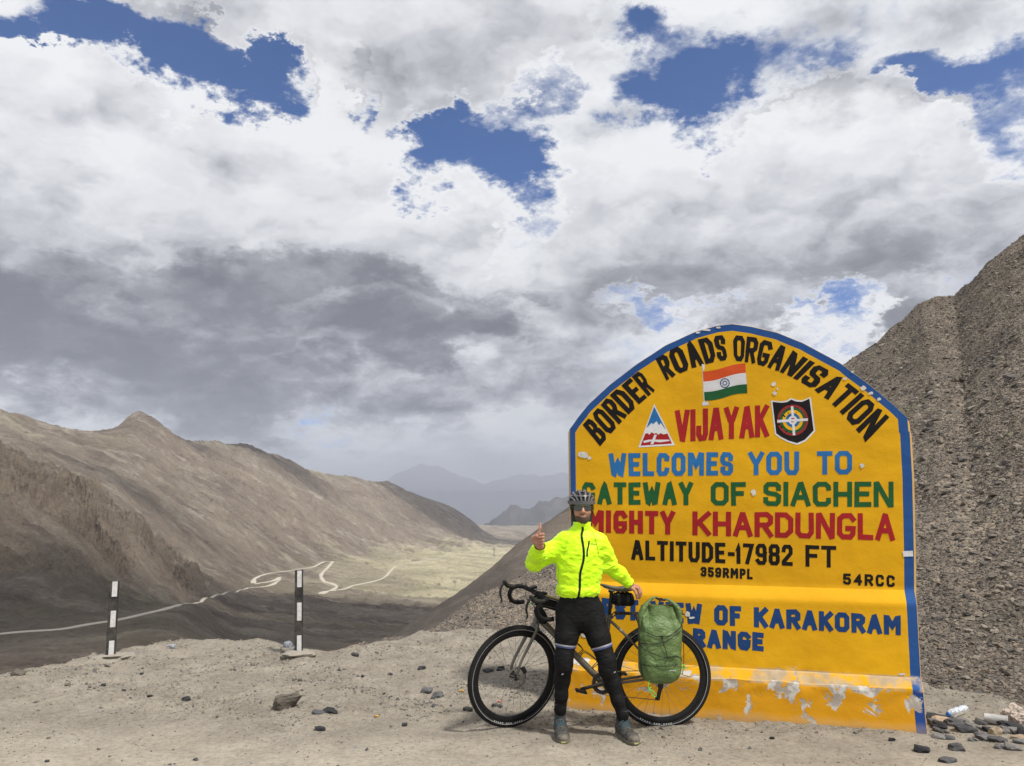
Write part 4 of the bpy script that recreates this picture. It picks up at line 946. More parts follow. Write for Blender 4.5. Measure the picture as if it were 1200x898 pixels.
def spl(pts, k=6):
    P = np.array([list(p) for p in pts], float); n = len(P)
    s = np.linspace(0, n-1, (n-1)*k+1); i = np.clip(s.astype(int), 0, n-2); t = (s-i)[:, None]
    p0 = P[np.clip(i-1, 0, n-1)]; p1 = P[i]; p2 = P[i+1]; p3 = P[np.clip(i+2, 0, n-1)]
    return [tuple(q) for q in .5*(2*p1+(p2-p0)*t+(2*p0-5*p1+4*p2-p3)*t*t+(3*p1-p0-3*p2+p3)*t**3)]

# ------------------------------------------------------------------ bicycle
BY = 5.98
def build_bicycle():
    c0 = gp(601, 850); c1 = gp(774, 850)
    O = Vector((c0.x, BY, 0)); WB = at(774, 793, BY).x-at(602, 793, BY).x; RW = .377
    root = link(bpy.data.objects.new('bicycle', None)); root.location = O; O.x = at(602, 793, BY).x; root.location = (O.x, BY, gz(O.x, BY)+.0)
    zoff = root.location.z
    props(root, 'dark olive gravel bicycle with drop bars leaning on nothing behind the cyclist, front wheel turned', 'bicycle')
    root['label'] = 'dark olive drop bar touring bicycle standing behind the cyclist with its front wheel turned'
    def b(px, py, dy=0.):
        p = at(px, py, BY+dy); return Vector((p.x-O.x, dy, p.z-zoff))
    M = dict(tyre=simple('tyre_rubber', (.017, .017, .017), .85, spec=.2, bump=.5, bscale=160), rim=simple('black_rim', (.010, .010, .011), .45, spec=.25), steel=simple('spoke_steel', (.16, .16, .165), .5, .3),
             olive=simple('olive_frame_paint', (.088, .084, .066), .42, coat=.25, dust=((.25, .21, .16), .25)), black=simple('black_parts', (.010, .010, .011), .55, spec=.3, dust=((.2, .17, .13), .15)),
             tape=simple('bar_tape', (.008, .008, .009), .8, spec=.2, bump=.6, bscale=90), line=simple('reflective_line', (.50, .50, .50), .4), metal=simple('worn_alloy', (.35, .34, .33), .35, .9), chain=simple('oily_chain', (.12, .10, .085), .5, .7),
             print=simple('pale_print', (.45, .45, .43), .6))
    STEER = R(28)
    def wheel(parent, cz, disc_side=-1, axle=(0, 0, 0)):
        w = link(bpy.data.objects.new('wheel', None), parent)
        g = Geo(); ro, tw = RW, .0215
        g.lathe([(ro-.042, -.011), (ro-.036, -.018), (ro-.022, -tw), (ro-.008, -.016), (ro-.001, -.007), (ro, 0), (ro-.001, .007), (ro-.008, .016), (ro-.022, tw), (ro-.036, .018), (ro-.042, .011)], seg=96)
        for k in range(150):           # tread blocks
            a = 2*math.pi*k/150
            for j, (yy, rr_) in enumerate(((-.0115, ro-.004), (0, ro), (.0115, ro-.004))):
                aa = a+(j % 2)*math.pi/150; cx, cz_ = rr_*math.cos(aa), rr_*math.sin(aa)
                g.box((cx, yy, cz_), (.0055, .0062, .008), rot=(0, -aa, 0))
        g.build('tyre', M['tyre'], w)
        g = Geo(); g.lathe([(ro-.0285, -.0222), (ro-.0262, -.0226), (ro-.0265, -.0216)], seg=96); g.build('sidewall_line', M['line'], w)
        g = Geo(); g.lathe([(ro-.041, -.0125), (ro-.044, -.0145), (ro-.064, -.012), (ro-.080, -.006), (ro-.080, .006), (ro-.064, .012), (ro-.044, .0145), (ro-.041, .0125)], seg=96); rm = g.build('rim', M['rim'], w)
        g = Geo()
        for k in range(14):             # pale printed marks on the rim and tyre wall
            a = R(-118+k*3.0)
            if k in (5, 9): continue
            g.box(((ro-.0345)*math.cos(a), -.0205, (ro-.0345)*math.sin(a)), (.008, .0012, .009), rot=(0, -a, 0))
        tp_ = g.build('tyre_print', M['print'], w); tp_['kind'] = 'stuff'
        g = Geo(); g.lathe([(.0, -.052), (.010, -.052), (.011, -.036), (.028, -.034), (.028, -.030), (.016, -.026), (.016, .026), (.028, .030), (.028, .034), (.011, .036), (.010, .052), (0, .052)], seg=24); g.build('hub', M['black'], w)
        # spokes share one mesh per lacing
        for sgn in (-1, 1):
            for lean in (-1, 1):
                g = Geo(); a0 = lean*R(62); g.tube([(.027*math.cos(a0), sgn*.032, .027*math.sin(a0)), ((ro-.079), sgn*.003, 0)], .0013, 5)
                first = g.build('spoke', M['steel'], w); base = (0 if sgn < 0 else 360/28)+(0 if lean < 0 else 360/14)
                for k in range(7):
                    s_ = first if k == 0 else first.copy()
                    if k: link(s_, w)
                    s_.rotation_euler = (0, R(base+k*360/7), 0)
        g = Geo(); g.lathe([(.066, -.0395), (.080, -.0395), (.080, -.0415), (.066, -.0415)], seg=60, closed=True)
        for k in range(8): a = k*math.pi/4; g.tube([(.016*math.cos(a), -.0405, .016*math.sin(a)), (.068*math.cos(a+.35), -.0405, .068*math.sin(a+.35))], .003, 5)
        for k in range(30): a = k*math.pi/15; g.tube([(.080*math.cos(a), -.0405, .080*math.sin(a)), (.083*math.cos(a+.04), -.0405, .083*math.sin(a+.04))], .0016, 4)
        g.build('brake_disc', M['metal'], w)
        return w
    bb = b(705, 799); ra = Vector((WB, 0, RW)); fa = Vector((0, 0, RW)); hb = b(627, 731); ht = b(636.5, 701); st = b(714, 722); 
    rw = wheel(root, RW); rw.location = ra
    # frame
    g = Geo(); 
    g.tube([hb, ht], [.024, .023], 16)
    g.tube([hb.lerp(ht, .28), bb], [.026, .025], 16); g.tube([ht.lerp(hb, .22), st+Vector((0, 0, -.015))], [.019, .016], 14); g.tube([bb, st+(st-bb).normalized()*.012], [.018, .0165], 14)
    g.tube([bb+Vector((0, -.035, 0)), bb+Vector((0, .035, 0))], .024, 16)
    for s in (-1, 1):
        g.tube(spl([bb+Vector((.02, s*.028, -.004)), bb+Vector((.13, s*.045, .002)), ra+Vector((-.01, s*.062, -.002))], 6), [.0125]*7+[.010]*6, 10, flat=.9)
        g.tube(spl([st+Vector((.006, s*.014, -.035)), st.lerp(ra, .35)+Vector((0, s*.040, 0)), ra+Vector((0, s*.062, .012))], 6), [.011]*7+[.008]*6, 10)
        g.box(ra+Vector((0, s*.062, 0)), (.035, .006, .045), bev=.002)
    fr = g.build('frame', M['olive'], root)
    g = Geo(); dv = (bb-hb).normalized(); an = -math.atan2(dv.z, dv.x)
    for k in range(6):
        p = hb.lerp(bb, .12+.035*k)+Vector((0, -.0262, .004)); g.box(p, (.011, .0012, .017), rot=(0, an, 0))
    g.build('frame_lettering', M['print'], fr)
    g = Geo(); p = st.lerp(ra, .22)+Vector((-.002, -.044, .0)); g.box(p, (.02, .002, .014), rot=(0, R(40), 0)); g.build('frame_badge', M['print'], fr)
    # steered assembly, turned about the head tube
    steer = link(bpy.data.objects.new('fork', None), root)
    ax = (ht-hb).normalized(); steer.location = hb
    q = Matrix.Rotation(STEER, 4, ax).to_quaternion(); steer.rotation_mode = 'QUATERNION'; steer.rotation_quaternion = q
    L = lambda v: Vector(v)-hb
    g = Geo()
    for s in (-1, 1):
        cr_ = L(hb)+Vector((0, s*.012, -.005)); g.tube(spl([cr_, L(hb)+Vector((-.008, s*.043, -.035)), L(fa)+Vector((.018, s*.052, .10)), L(fa)+Vector((0, s*.054, 0))], 6), [.016]*4+[.015]*6+[.012]*5+[.010]*4, 12, flat=.8)
    g.tube([L(hb)+Vector((0, -.045, -.028)), L(hb)+Vector((0, .045, -.028))], .017, 12); g.tube([L(hb)+ax*-.01, L(ht)+ax*.03], .017, 12)
    g.build('fork_blade', M['olive'], steer)
    fw = wheel(steer, RW); fw.location = L(fa)
    g = Geo(); g.box(L(fa)+Vector((.052, -.052, .055)), (.03, .022, .052), rot=(0, R(-30), 0), bev=.004); g.build('brake_caliper', M['black'], steer)
    # stem and bar (in steered frame)
    top = L(ht)+ax*.028
    clamp = top+Vector((-.075, 0, .018))
    g = Geo(); g.tube([top+Vector((.0, 0, 0)), clamp], [.019, .017], 12); g.tube([top-ax*.02, top+ax*.02], .0195, 14); g.tube([clamp+Vector((0, -.03, 0)), clamp+Vector((0, .03, 0))], .021, 14); g.build('stem', M['black'], steer)
    g = Geo()
    for s in (-1, 1):
        pts = [clamp, clamp+Vector((0, s*.10, 0)), clamp+Vector((-.006, s*.185, 0)), clamp+Vector((-.045, s*.215, .002)), clamp+Vector((-.085, s*.222, -.012)), clamp+Vector((-.108, s*.226, -.052)), clamp+Vector((-.092, s*.230, -.100)), clamp+Vector((-.045, s*.233, -.128)), clamp+Vector((.025, s*.236, -.132))]
        g.tube(spl(pts, 6), .0165, 12)
    g.build('handlebar', M['tape'], steer)
    for s in (-1, 1):
        h = clamp+Vector((-.085, s*.222, -.006)); g = Geo()
        g.tube(spl([h+Vector((.035, 0, .006)), h+Vector((-.015, 0, .010)), h+Vector((-.050, 0, .022)), h+Vector((-.072, 0, .048)), h+Vector((-.078, 0, .060))], 5), [.015]*4+[.018]*6+[.017]*5+[.016]*3+[.013]*2+[.009], 12)
        hood = g.build('brake_hood', M['black'], steer)
        g = Geo(); g.tube(spl([h+Vector((-.070, 0, .040)), h+Vector((-.098, 0, .012)), h+Vector((-.108, -s*.004, -.04)), h+Vector((-.094, -s*.008, -.092)), h+Vector((-.106, -s*.010, -.112))], 5), [.009]*5+[.008]*8+[.006]*8, 8, flat=1.5); g.build('brake_lever', M['black'], steer)
    g = Geo()
    for s in (-1, 1):
        g.tube(spl([clamp+Vector((-.03, s*.10, -.004)), clamp+Vector((-.055, s*.04, -.05)), clamp+Vector((.0, -s*.01, -.12)), L(hb)+Vector((.012, -.035, -.02)), L(fa)+Vector((.035, -.05, .14))], 8), .0024, 6)
    g.build('brake_cable', M['black'], steer)
    g = Geo(); g.box(clamp+Vector((-.01, .03, .035)), (.06, .045, .016), rot=(0, R(-12), 0), bev=.004); g.build('bike_computer', M['black'], steer)
    g = Geo(); g.tube(spl([clamp+Vector((-.02, -.05, -.02)), clamp+Vector((-.06, -.06, -.05)), clamp+Vector((-.085, -.055, -.06))], 4), .0028, 6); g.tube([clamp+Vector((-.085, -.055, -.06)), clamp+Vector((-.10, -.06, -.045))], .0025, 5)
    g.build('green_tie', simple('bright_green_cord', (.13, .52, .06), .6), steer)
    # saddle and post
    sp0 = st+(st-bb).normalized()*.0; st2 = b(716.5, 694)
    g = Geo(); g.tube([st, st2], .0136, 12); g.box(st2+Vector((0, 0, .006)), (.045, .03, .016), bev=.003); g.build('seatpost', M['black'], root)
    g = Geo(); nose = b(703.5, 685.5); tail = b(742, 688.5)
    prof = [(0, .012, .010), (.06, .018, .016), (.3, .022, .024), (.5, .036, .030), (.72, .062, .034), (.9, .070, .034), (1., .058, .026)]
    V = []; n = 16
    for s, w_, h_ in prof:
        c = nose.lerp(tail, s)+Vector((0, 0, .010*math.cos(s*6.0)-.006))
        for k in range(n):
            a = 2*math.pi*k/n; V.append((c.x, c.y+w_*math.cos(a), c.z+(h_*.45*math.sin(a) if math.sin(a) > 0 else h_*1.15*math.sin(a)*abs(math.cos(a))**.3)))
    g.add(V, [(i*n+k, i*n+(k+1) % n, (i+1)*n+(k+1) % n, (i+1)*n+k) for i in range(len(prof)-1) for k in range(n)]+[tuple(range(n))[::-1], tuple((len(prof)-1)*n+k for k in range(n))])
    sd = g.build('saddle', simple('worn_saddle', (.085, .08, .066), .6, dust=((.3, .26, .2), .3)), root)
    g = Geo()
    for s in (-1, 1): g.tube(spl([nose+Vector((.02, s*.006, -.014)), nose+Vector((.07, s*.02, -.035)), st2+Vector((.03, s*.022, .01)), tail+Vector((-.03, s*.03, -.018))], 5), .0035, 6)
    g.build('saddle_rail', M['metal'], sd)
    # drivetrain (on the near side)
    dside = -.052
    g = Geo(); g.lathe([(.050, dside-.002), (.078, dside-.002), (.078, dside+.002), (.050, dside+.002)], c=(bb.x, 0, bb.z), seg=60, closed=True)
    for k in range(40): a = 2*math.pi*k/40; g.tube([(bb.x+.077*math.cos(a), dside, bb.z+.077*math.sin(a)), (bb.x+.083*math.cos(a), dside, bb.z+.083*math.sin(a))], .0022, 4)
    for k in range(4): a = k*math.pi/2+.5; g.tube([(bb.x, dside-.004, bb.z), (bb.x+.055*math.cos(a), dside-.001, bb.z+.055*math.sin(a))], .007, 6)
    cr = g.build('chainring', M['black'], root)
    pe = b(676, 809.5, -.08); pe.y = 0
    cr_root = link(bpy.data.objects.new('crankset', None), root)
    for s in (-1, 1):
        e = bb+(pe-bb).normalized()*.170*(1 if s < 0 else -1)
        g = Geo(); g.tube([bb+Vector((0, s*.056, 0)), bb.lerp(e, .5)+Vector((0, s*.066, 0)), e+Vector((0, s*.072, 0))], [.019, .0125, .013], 10, flat=.7); g.build('crank_arm', M['black'], cr_root)
        g = Geo(); g.box(e+Vector((0, s*.122, 0)), (.088, .070, .016), rot=(0, R(14), 0), bev=.005); g.tube([e+Vector((0, s*.07, 0)), e+Vector((0, s*.15, 0))], .007, 8)
        for dx in (-.03, 0, .03):
            g.tube([e+Vector((dx, s*.122, -.014)), e+Vector((dx, s*.122, .014))], .0025, 5)
        g.build('pedal', M['black'], cr_root)
    g = Geo()
    for i in range(9): r_ = .058-.0045*i; g.lathe([(.015, dside+.006+.0042*i), (r_, dside+.006+.0042*i), (r_, dside+.008+.0042*i)], c=(ra.x, 0, ra.z), seg=32)
    g.build('cassette', M['metal'], root)
    jc = ra+Vector((-.012, 0, -.075)); jc2 = ra+Vector((-.035, 0, -.150))
    def chainpath():
        return [bb+Vector((0, dside, .080)), ra+Vector((0, dside+.012, .045)), ra+Vector((.045, dside+.012, 0)), ra+Vector((.012, dside+.012, -.055)), jc+Vector((.015, dside+.008, 0)), jc2+Vector((.016, dside+.005, 0)), jc2+Vector((0, dside+.004, -.016)), bb+Vector((0, dside, -.080)), bb+Vector((-.075, dside, -.02)), bb+Vector((-.07, dside, .035)), bb+Vector((0, dside, .080))]
    g = Geo(); cp = chainpath()
    for a, c in zip(cp[:-1], cp[1:]):
        n_ = max(1, int((c-a).length/.0127))
        for k in range(n_): p0 = a.lerp(c, k/n_); p1 = a.lerp(c, (k+.8)/n_); g.tube([p0, p1], .0038, 5, flat=.6)
    ch = g.build('chain', M['chain'], root)
    g = Geo(); g.box((jc+jc2)/2+Vector((0, dside-.004, 0)), (.030, .006, .098), rot=(0, R(16), 0), bev=.002); g.box(jc+Vector((.0, dside-.012, .018)), (.035, .022, .035), rot=(0, R(30), 0), bev=.005)
    for p in (jc, jc2): g.lathe([(0, dside-.002), (.019, dside-.002), (.019, dside+.004), (0, dside+.004)], c=(p.x, 0, p.z), seg=14)
    g.build('rear_derailleur', M['black'], root)
    # rack behind the saddle
    g = Geo(); ry = b(735, 719).z; x0, x1 = b(716, 719).x, b(800, 719).x
    for y in (-.055, 0, .055): g.tube([(x0+.03, y, ry), (x1, y, ry)], .0048, 8)
    for x in np.linspace(x0+.06, x1, 4): g.tube([(x, -.055, ry), (x, .055, ry)], .004, 6)
    for s in (-1, 1):
        g.tube([(x0+.18, s*.055, ry), (ra.x-.005, s*.075, ra.z+.03)], .0048, 8); g.tube([(x1-.06, s*.055, ry), (ra.x+.005, s*.075, ra.z+.03)], .0048, 8); g.tube([(x0+.03, s*.055, ry), (st.x+.01, s*.018, st.z-.012)], .004, 6)
    g.build('rear_rack', M['black'], root)
    # bottle cages
    dn = (bb-hb).normalized(); up = Vector((dn.z*-1, 0, dn.x)).normalized(); up = up if up.z > 0 else -up
    g = Geo()
    for t0, t1 in ((.42, .60), (.64, .82)):
        a, c = hb.lerp(bb, t0)+up*.03, hb.lerp(bb, t1)+up*.03
        for s in (-1, 1):
            g.tube(spl([a+Vector((0, s*.012, 0)), a+up*.055+Vector((0, s*.035, 0)), c+up*.062+Vector((0, s*.035, 0)), c+up*.012+Vector((0, s*.02, 0)), c+Vector((0, s*.006, 0)), a+Vector((0, s*.012, 0))], 5), .0032, 6)
    g.build('bottle_cage', M['black'], root)
    RO = root.location
    def W(v): return RO+Vector(v)
    # --- bags, each a thing of its own
    mb = simple('black_nylon', (.010, .010, .011), .75, spec=.2, bump=.4, bscale=60, bdist=.004)
    o = link(bpy.data.objects.new('saddle_bag', None)); o.location = W(b(729, 702)); props(o, 'small black saddle bag strapped under the bicycle saddle', 'bag')
    g = Geo(); g.tube([(-.075, 0, .005), (-.06, 0, .002), (0, 0, 0), (.07, 0, -.004), (.088, 0, -.002)], [.035, .046, .052, .050, .038], 16, flat=.9); g.build('bag_body', mb, o)
    g = Geo(); 
    for x in (-.03, .04): g.lathe([(.0535, -.012), (.0545, 0), (.0535, .012)], c=(x, 0, -.001), axis='x', seg=20)
    g.build('strap', M['black'], o)
    o = link(bpy.data.objects.new('top_tube_bag', None)); p = b(641, 706); o.location = W(p+Vector((0, 0, .0))); o.rotation_euler = (0, R(15), 0); props(o, 'long black bag strapped on the top tube behind the handlebar', 'bag')
    g = Geo(); g.box((.015, 0, .0), (.25, .065, .085), bev=.022); g.build('bag_body', mb, o)
    g = Geo(); g.box((.01, 0, .046), (.16, .045, .012), bev=.005); g.build('map_pocket', simple('tan_flap', (.50, .40, .20), .7), o)
    g = Geo(); g.tube(spl([(-.10, -.034, .03), (0, -.036, .034), (.12, -.034, .03)], 4), .0022, 5); g.build('zip', M['metal'], o)
    o = link(bpy.data.objects.new('handlebar_pouch', None)); p = b(630, 722); o.location = W(p+Vector((.03, -.07, .02))); props(o, 'black pouch hanging below the near drop of the handlebar', 'pouch')
    g = Geo(); g.tube([(-.035, 0, .05), (-.03, 0, .035), (-.01, 0, -.0), (.02, 0, -.045), (.03, 0, -.06)], [.024, .036, .042, .036, .02], 14); g.build('bag_body', mb, o)
    # green roll-top pannier on the near side of the rack
    mg, t = new_mat('green_coated_fabric'); v = t.node('ShaderNodeTexCoord').outputs['Object']
    pset(t, col=t.mix(t.rng(t.noise(v, 6, 6, .65), .35, .65), (.085, .145, .042), (.135, .205, .070)), rough=.42, spec=.45, normal=t.bump(t.math('ADD', t.noise(v, 14, 5, .6, 1.2), t.math('MULTIPLY', t.noise(v, 42, 4, .6, .6), .3)),   .6, .03))
    p = b(773, 752, -.15); o = link(bpy.data.objects.new('pannier', None)); o.location = W(p); props(o, 'green roll-top pannier laced with black cord on the rear rack', 'pannier')
    hw, hd, hh = .158, .082, .300
    nz_, na = 44, 64; V = []
    for i in range(nz_):
        s = i/(nz_-1); z = -hh+s*hh*1.86
        wx = hw*(.74+.26*sstep(0, .22, s))*(1-.13*sstep(.72, .97, s)); dyy = hd*(.72+.28*sstep(0, .15, s))*(1-.72*sstep(.62, 1, s))
        if s < .07: wx *= (s/.07)**.35 if s > 0 else .02; dyy *= (s/.07)**.35 if s > 0 else .02
        for k in range(na):
            a = 2*math.pi*k/na; cx, cy = math.copysign(abs(math.cos(a))**.62, math.cos(a)), math.copysign(abs(math.sin(a))**.72, math.sin(a))
            x, y = wx*cx, dyy*cy
            # creases running down from the roll, and where the cord bites
            f = .010*math.sin(a*9+s*5)*sstep(.55, .95, s)+.006*perlin(np.array([x*16+s*3]), np.array([z*12+y*9]), 5)[0]*1.6+.004*perlin(np.array([x*40]), np.array([z*30]), 6)[0]
            lean = .012*(s-.5)
            V.append((x*(1+f/wx*.5)+lean, y-f-(.014 if False else 0), z+.01*math.sin(a*2)*sstep(.9, 1, s)))
    g = Geo(); g.add(V, [(i*na+k, i*na+(k+1) % na, (i+1)*na+(k+1) % na, (i+1)*na+k) for i in range(nz_-1) for k in range(na)]+[tuple((nz_-1)*na+k for k in range(na)), tuple(range(na))[::-1]])
    g.build('bag_body', mg, o)
    # rolled closure: ends pulled up into two horns, buckled together
    g = Geo(); zt = hh*.86
    def band(P, w0, th, wob=.0):
        P = [Vector(p) for p in P]; V = []; n_ = len(P)
        for i, q in enumerate(P):
            T = (P[min(i+1, n_-1)]-P[max(i-1, 0)]).normalized(); N_ = Vector((0, 1, 0)).cross(T).normalized(); w_ = w0[i] if hasattr(w0, '__len__') else w0
            for a_, c_ in ((-1, -1), (1, -1), (1, 1), (-1, 1)): V.append(q+Vector((0, 1, 0))*a_*w_+N_*c_*th)
        return [v[:] for v in V], [(4*i+k, 4*i+(k+1) % 4, 4*i+4+(k+1) % 4, 4*i+4+k) for i in range(n_-1) for k in range(4)]+[(0, 1, 2, 3), tuple(4*(n_-1)+k for k in (3, 2, 1, 0))]
    for s, pts in ((-1, [(-.145, -.01, .10), (-.140, -.01, .175), (-.115, -.012, .235), (-.078, -.012, .285), (-.045, -.012, .312), (-.020, -.012, .318)]), (1, [(.150, -.01, .10), (.150, -.01, .18), (.140, -.012, .235), (.110, -.012, .272), (.075, -.012, .298), (.048, -.012, .305)])):
        g.tube(spl(pts, 5), [.020, .024, .027, .030, .032, .034, .036, .036, .036, .035, .034, .032, .030, .028, .025, .022, .020, .018, .017, .016, .015, .014, .013, .012, .010, .010], 12, flat=.62, up=(0, 1, 0))
    g.build('roll_end', mg, o)
    g = Geo(); g.tube(spl([(-.025, -.014, .318), (.0, -.016, .306), (.03, -.016, .300), (.052, -.014, .302)], 4), .0085, 8, flat=.7); g.box((.012, -.02, .304), (.035, .012, .020), bev=.003); g.build('buckle', M['black'], o)
    g = Geo(); Y_ = -hd-.006
    def cord(P, r=.0026): g.tube(spl(P, 6), r, 6)
    cord([(-.162, -.02, .14), (-.150, Y_*.75, .10), (-.05, Y_, .055), (.0, Y_-.002, .052), (.06, Y_, .058), (.150, Y_*.75, .12), (.162, -.02, .15)])
    cord([(-.162, -.02, -.02), (-.148, Y_*.8, .0), (-.06, Y_, -.002), (.03, Y_, .02), (.12, Y_*.95, .07), (.162, -.02, .10)])
    cord([(-.160, -.02, .02), (-.14, Y_*.8, -.03), (-.05, Y_, -.075), (.035, Y_-.002, -.098), (.10, Y_*.95, -.085), (.155, -.03, -.12)])
    cord([(.0, Y_-.002, .052), (.01, Y_-.004, .0), (.028, Y_-.004, -.05), (.035, Y_-.004, -.098)])
    cord([(-.160, -.02, -.15), (-.13, Y_*.8, -.150), (-.03, Y_, -.155), (.08, Y_, -.152), (.155, -.03, -.125)])
    cord([(-.157, -.02, .20), (-.160, -.05, .05), (-.158, -.055, -.12), (-.135, -.05, -.24)]); cord([(.160, -.02, .20), (.163, -.05, .05), (.162, -.055, -.12), (.150, -.05, -.22)])
    lc_ = g.build('lacing_cord', M['black'], o); lc_['kind'] = 'stuff'
    g = Geo(); g.box((0, Y_-.005, .052), (.022, .010, .012), bev=.002); g.build('cord_lock', M['black'], o); g = Geo(); g.box((.036, Y_-.006, -.098), (.012, .010, .012), bev=.002); g.build('cord_lock', M['black'], o)
    mgc = bpy.data.materials['bright_green_cord']
    g = Geo(); x_, z_ = -.09, -.285
    g.tube(spl([(x_, -.05, z_+.03), (x_-.012, -.06, z_-.02), (x_+.005, -.062, z_-.06), (x_+.03, -.062, z_-.088), (x_+.042, -.062, z_-.078), (x_+.022, -.06, z_-.05), (x_-.005, -.06, z_-.035), (x_+.012, -.058, z_-.02)], 6), .0035, 6); g.build('green_loop', mgc, o); g = Geo()
    g.tube(spl([(.150, -.06, -.15), (.163, -.065, -.155), (.166, -.062, -.175), (.150, -.06, -.18), (.148, -.06, -.16)], 6), .0042, 6); g.build('green_loop', mgc, o)
    g = Geo(); 
    for k in range(4): g.box((.055+.012*k, Y_+.0035, -.188), (.009, .0012, .007)); 
    g.build('pannier_print', M['print'], o)
    return root
# ------------------------------------------------------------------ soft shapes: distance fields blended smoothly, then meshed
def surface_nets(D, org, h):
    """D: field on a grid (negative inside) -> quads"""
    ins = D < 0
    cells = {}; faces = []
    nx, ny, nz = D.shape
    strides = np.array([(ny)*(nz), nz, 1])
    allq = []
    for ax in range(3):
        a = ins[tuple(slice(0, -1) if k == ax else slice(None) for k in range(3))]; b = ins[tuple(slice(1, None) if k == ax else slice(None) for k in range(3))]
        idx = np.argwhere(a != b)
        o1, o2 = (ax+1) % 3, (ax+2) % 3
        ok = (idx[:, o1] > 0) & (idx[:, o2] > 0) & (idx[:, o1] < D.shape[o1]-1) & (idx[:, o2] < D.shape[o2]-1); idx = idx[ok]
        flip = ins[idx[:, 0], idx[:, 1], idx[:, 2]]
        base = idx @ strides
        q = np.stack([base, base-strides[o1], base-strides[o1]-strides[o2], base-strides[o2]], 1)
        q[~flip] = q[~flip][:, ::-1]
        allq.append(q)
    Q = np.concatenate(allq); u, inv = np.unique(Q, return_inverse=True); F = inv.reshape(Q.shape)
    i = u//strides[0]; j = (u % strides[0])//nz; k = u % nz
    acc = np.zeros((len(u), 3)); cnt = np.zeros(len(u))
    corners = [(a, b, c) for a in (0, 1) for b in (0, 1) for c in (0, 1)]
    val = {c: D[np.minimum(i+c[0], nx-1), np.minimum(j+c[1], ny-1), np.minimum(k+c[2], nz-1)] for c in corners}
    for c in corners:
        for ax in range(3):
            if c[ax] == 0:
                d = tuple(c[m]+(1 if m == ax else 0) for m in range(3)); v0, v1 = val[c], val[d]; m_ = (v0 < 0) != (v1 < 0)
                t = np.where(m_, v0/np.where(m_, v0-v1, 1), 0)
                p = np.stack([np.full(len(u), float(c[0])), np.full(len(u), float(c[1])), np.full(len(u), float(c[2]))], 1); p[:, ax] += t
                acc[m_] += p[m_]; cnt[m_] += 1
    V = acc/np.maximum(cnt, 1)[:, None]+np.stack([i, j, k], 1)
    return V*h+np.array(org), F
class Field:
    def __init__(s, lo, hi, h):
        s.h = h; s.lo = np.array(lo, float); n = np.ceil((np.array(hi)-s.lo)/h).astype(int)+1; s.D = np.full(n, .12, np.float32); s.n = n
    def _apply(s, lo, hi, fn, k, sub=False):
        pad = k+.012; a = np.clip(np.floor((np.array(lo)-pad-s.lo)/s.h).astype(int), 0, s.n-1); b = np.clip(np.ceil((np.array(hi)+pad-s.lo)/s.h).astype(int)+1, 1, s.n)
        if (b <= a).any(): return
        g = [(s.lo[m]+np.arange(a[m], b[m])*s.h).astype(np.float32) for m in range(3)]
        X, Y, Z = np.meshgrid(*g, indexing='ij', sparse=True)
        d = fn(X, Y, Z); sl = tuple(slice(a[m], b[m]) for m in range(3)); e = s.D[sl]
        if sub: d = -d; hh = np.maximum(k-np.abs(e-d), 0)/k; s.D[sl] = np.maximum(e, d)+hh*hh*k*.25
        else: hh = np.maximum(k-np.abs(e-d), 0)/k; s.D[sl] = np.minimum(e, d)-hh*hh*k*.25
    def cap(s, p0, p1, r0, r1, k=.02, sq=None, axis=None, sub=False):
        """tapered capsule; sq squashes the section along 'axis' (unit vector)"""
        p0 = np.array(p0, float); p1 = np.array(p1, float); d = p1-p0; L2 = float(d@d)+1e-12; rm = max(r0, r1)
        def fn(X, Y, Z):
            x, y, z = X-p0[0], Y-p0[1], Z-p0[2]
            t = np.clip((x*d[0]+y*d[1]+z*d[2])/L2, 0, 1); x = x-t*d[0]; y = y-t*d[1]; z = z-t*d[2]
            if sq: c = (x*axis[0]+y*axis[1]+z*axis[2]); q = c*(1/sq-1); x = x+q*axis[0]; y = y+q*axis[1]; z = z+q*axis[2]
            return (np.sqrt(x*x+y*y+z*z)-(r0+(r1-r0)*t))*(sq if sq and sq < 1 else 1)
        s._apply(np.minimum(p0, p1)-rm*max(1, sq or 1), np.maximum(p0, p1)+rm*max(1, sq or 1), fn, k, sub)
    def chain(s, pts, rad, k=.02, sq=None, axis=None):
        for a, b, r0, r1 in zip(pts[:-1], pts[1:], rad[:-1], rad[1:]): s.cap(a, b, r0, r1, k, sq, axis)
    def ell(s, c, r, k=.02, rot=None, sub=False):
        c = np.array(c, float); r = np.array(r, float); M = np.array(Euler(rot).to_matrix().transposed()) if rot is not None else np.eye(3); rm = r.max()
        def fn(X, Y, Z):
            x, y, z = X-c[0], Y-c[1], Z-c[2]
            a = (M[0, 0]*x+M[0, 1]*y+M[0, 2]*z)/r[0]; b = (M[1, 0]*x+M[1, 1]*y+M[1, 2]*z)/r[1]; e = (M[2, 0]*x+M[2, 1]*y+M[2, 2]*z)/r[2]
            q = np.sqrt(a*a+b*b+e*e); q2 = np.sqrt((a/r[0])**2+(b/r[1])**2+(e/r[2])**2)+1e-9
            return q*(q-1)/q2
        s._apply(c-rm, c+rm, fn, k, sub)
    def mesh(s): return surface_nets(s.D, s.lo, s.h)
def vnormals(V, F):
    n = np.cross(V[F[:, 2]]-V[F[:, 0]], V[F[:, 3]]-V[F[:, 1]]); N = np.zeros_like(V)
    for k in range(4): np.add.at(N, F[:, k], n)
    return N/(np.linalg.norm(N, axis=1)[:, None]+1e-12)
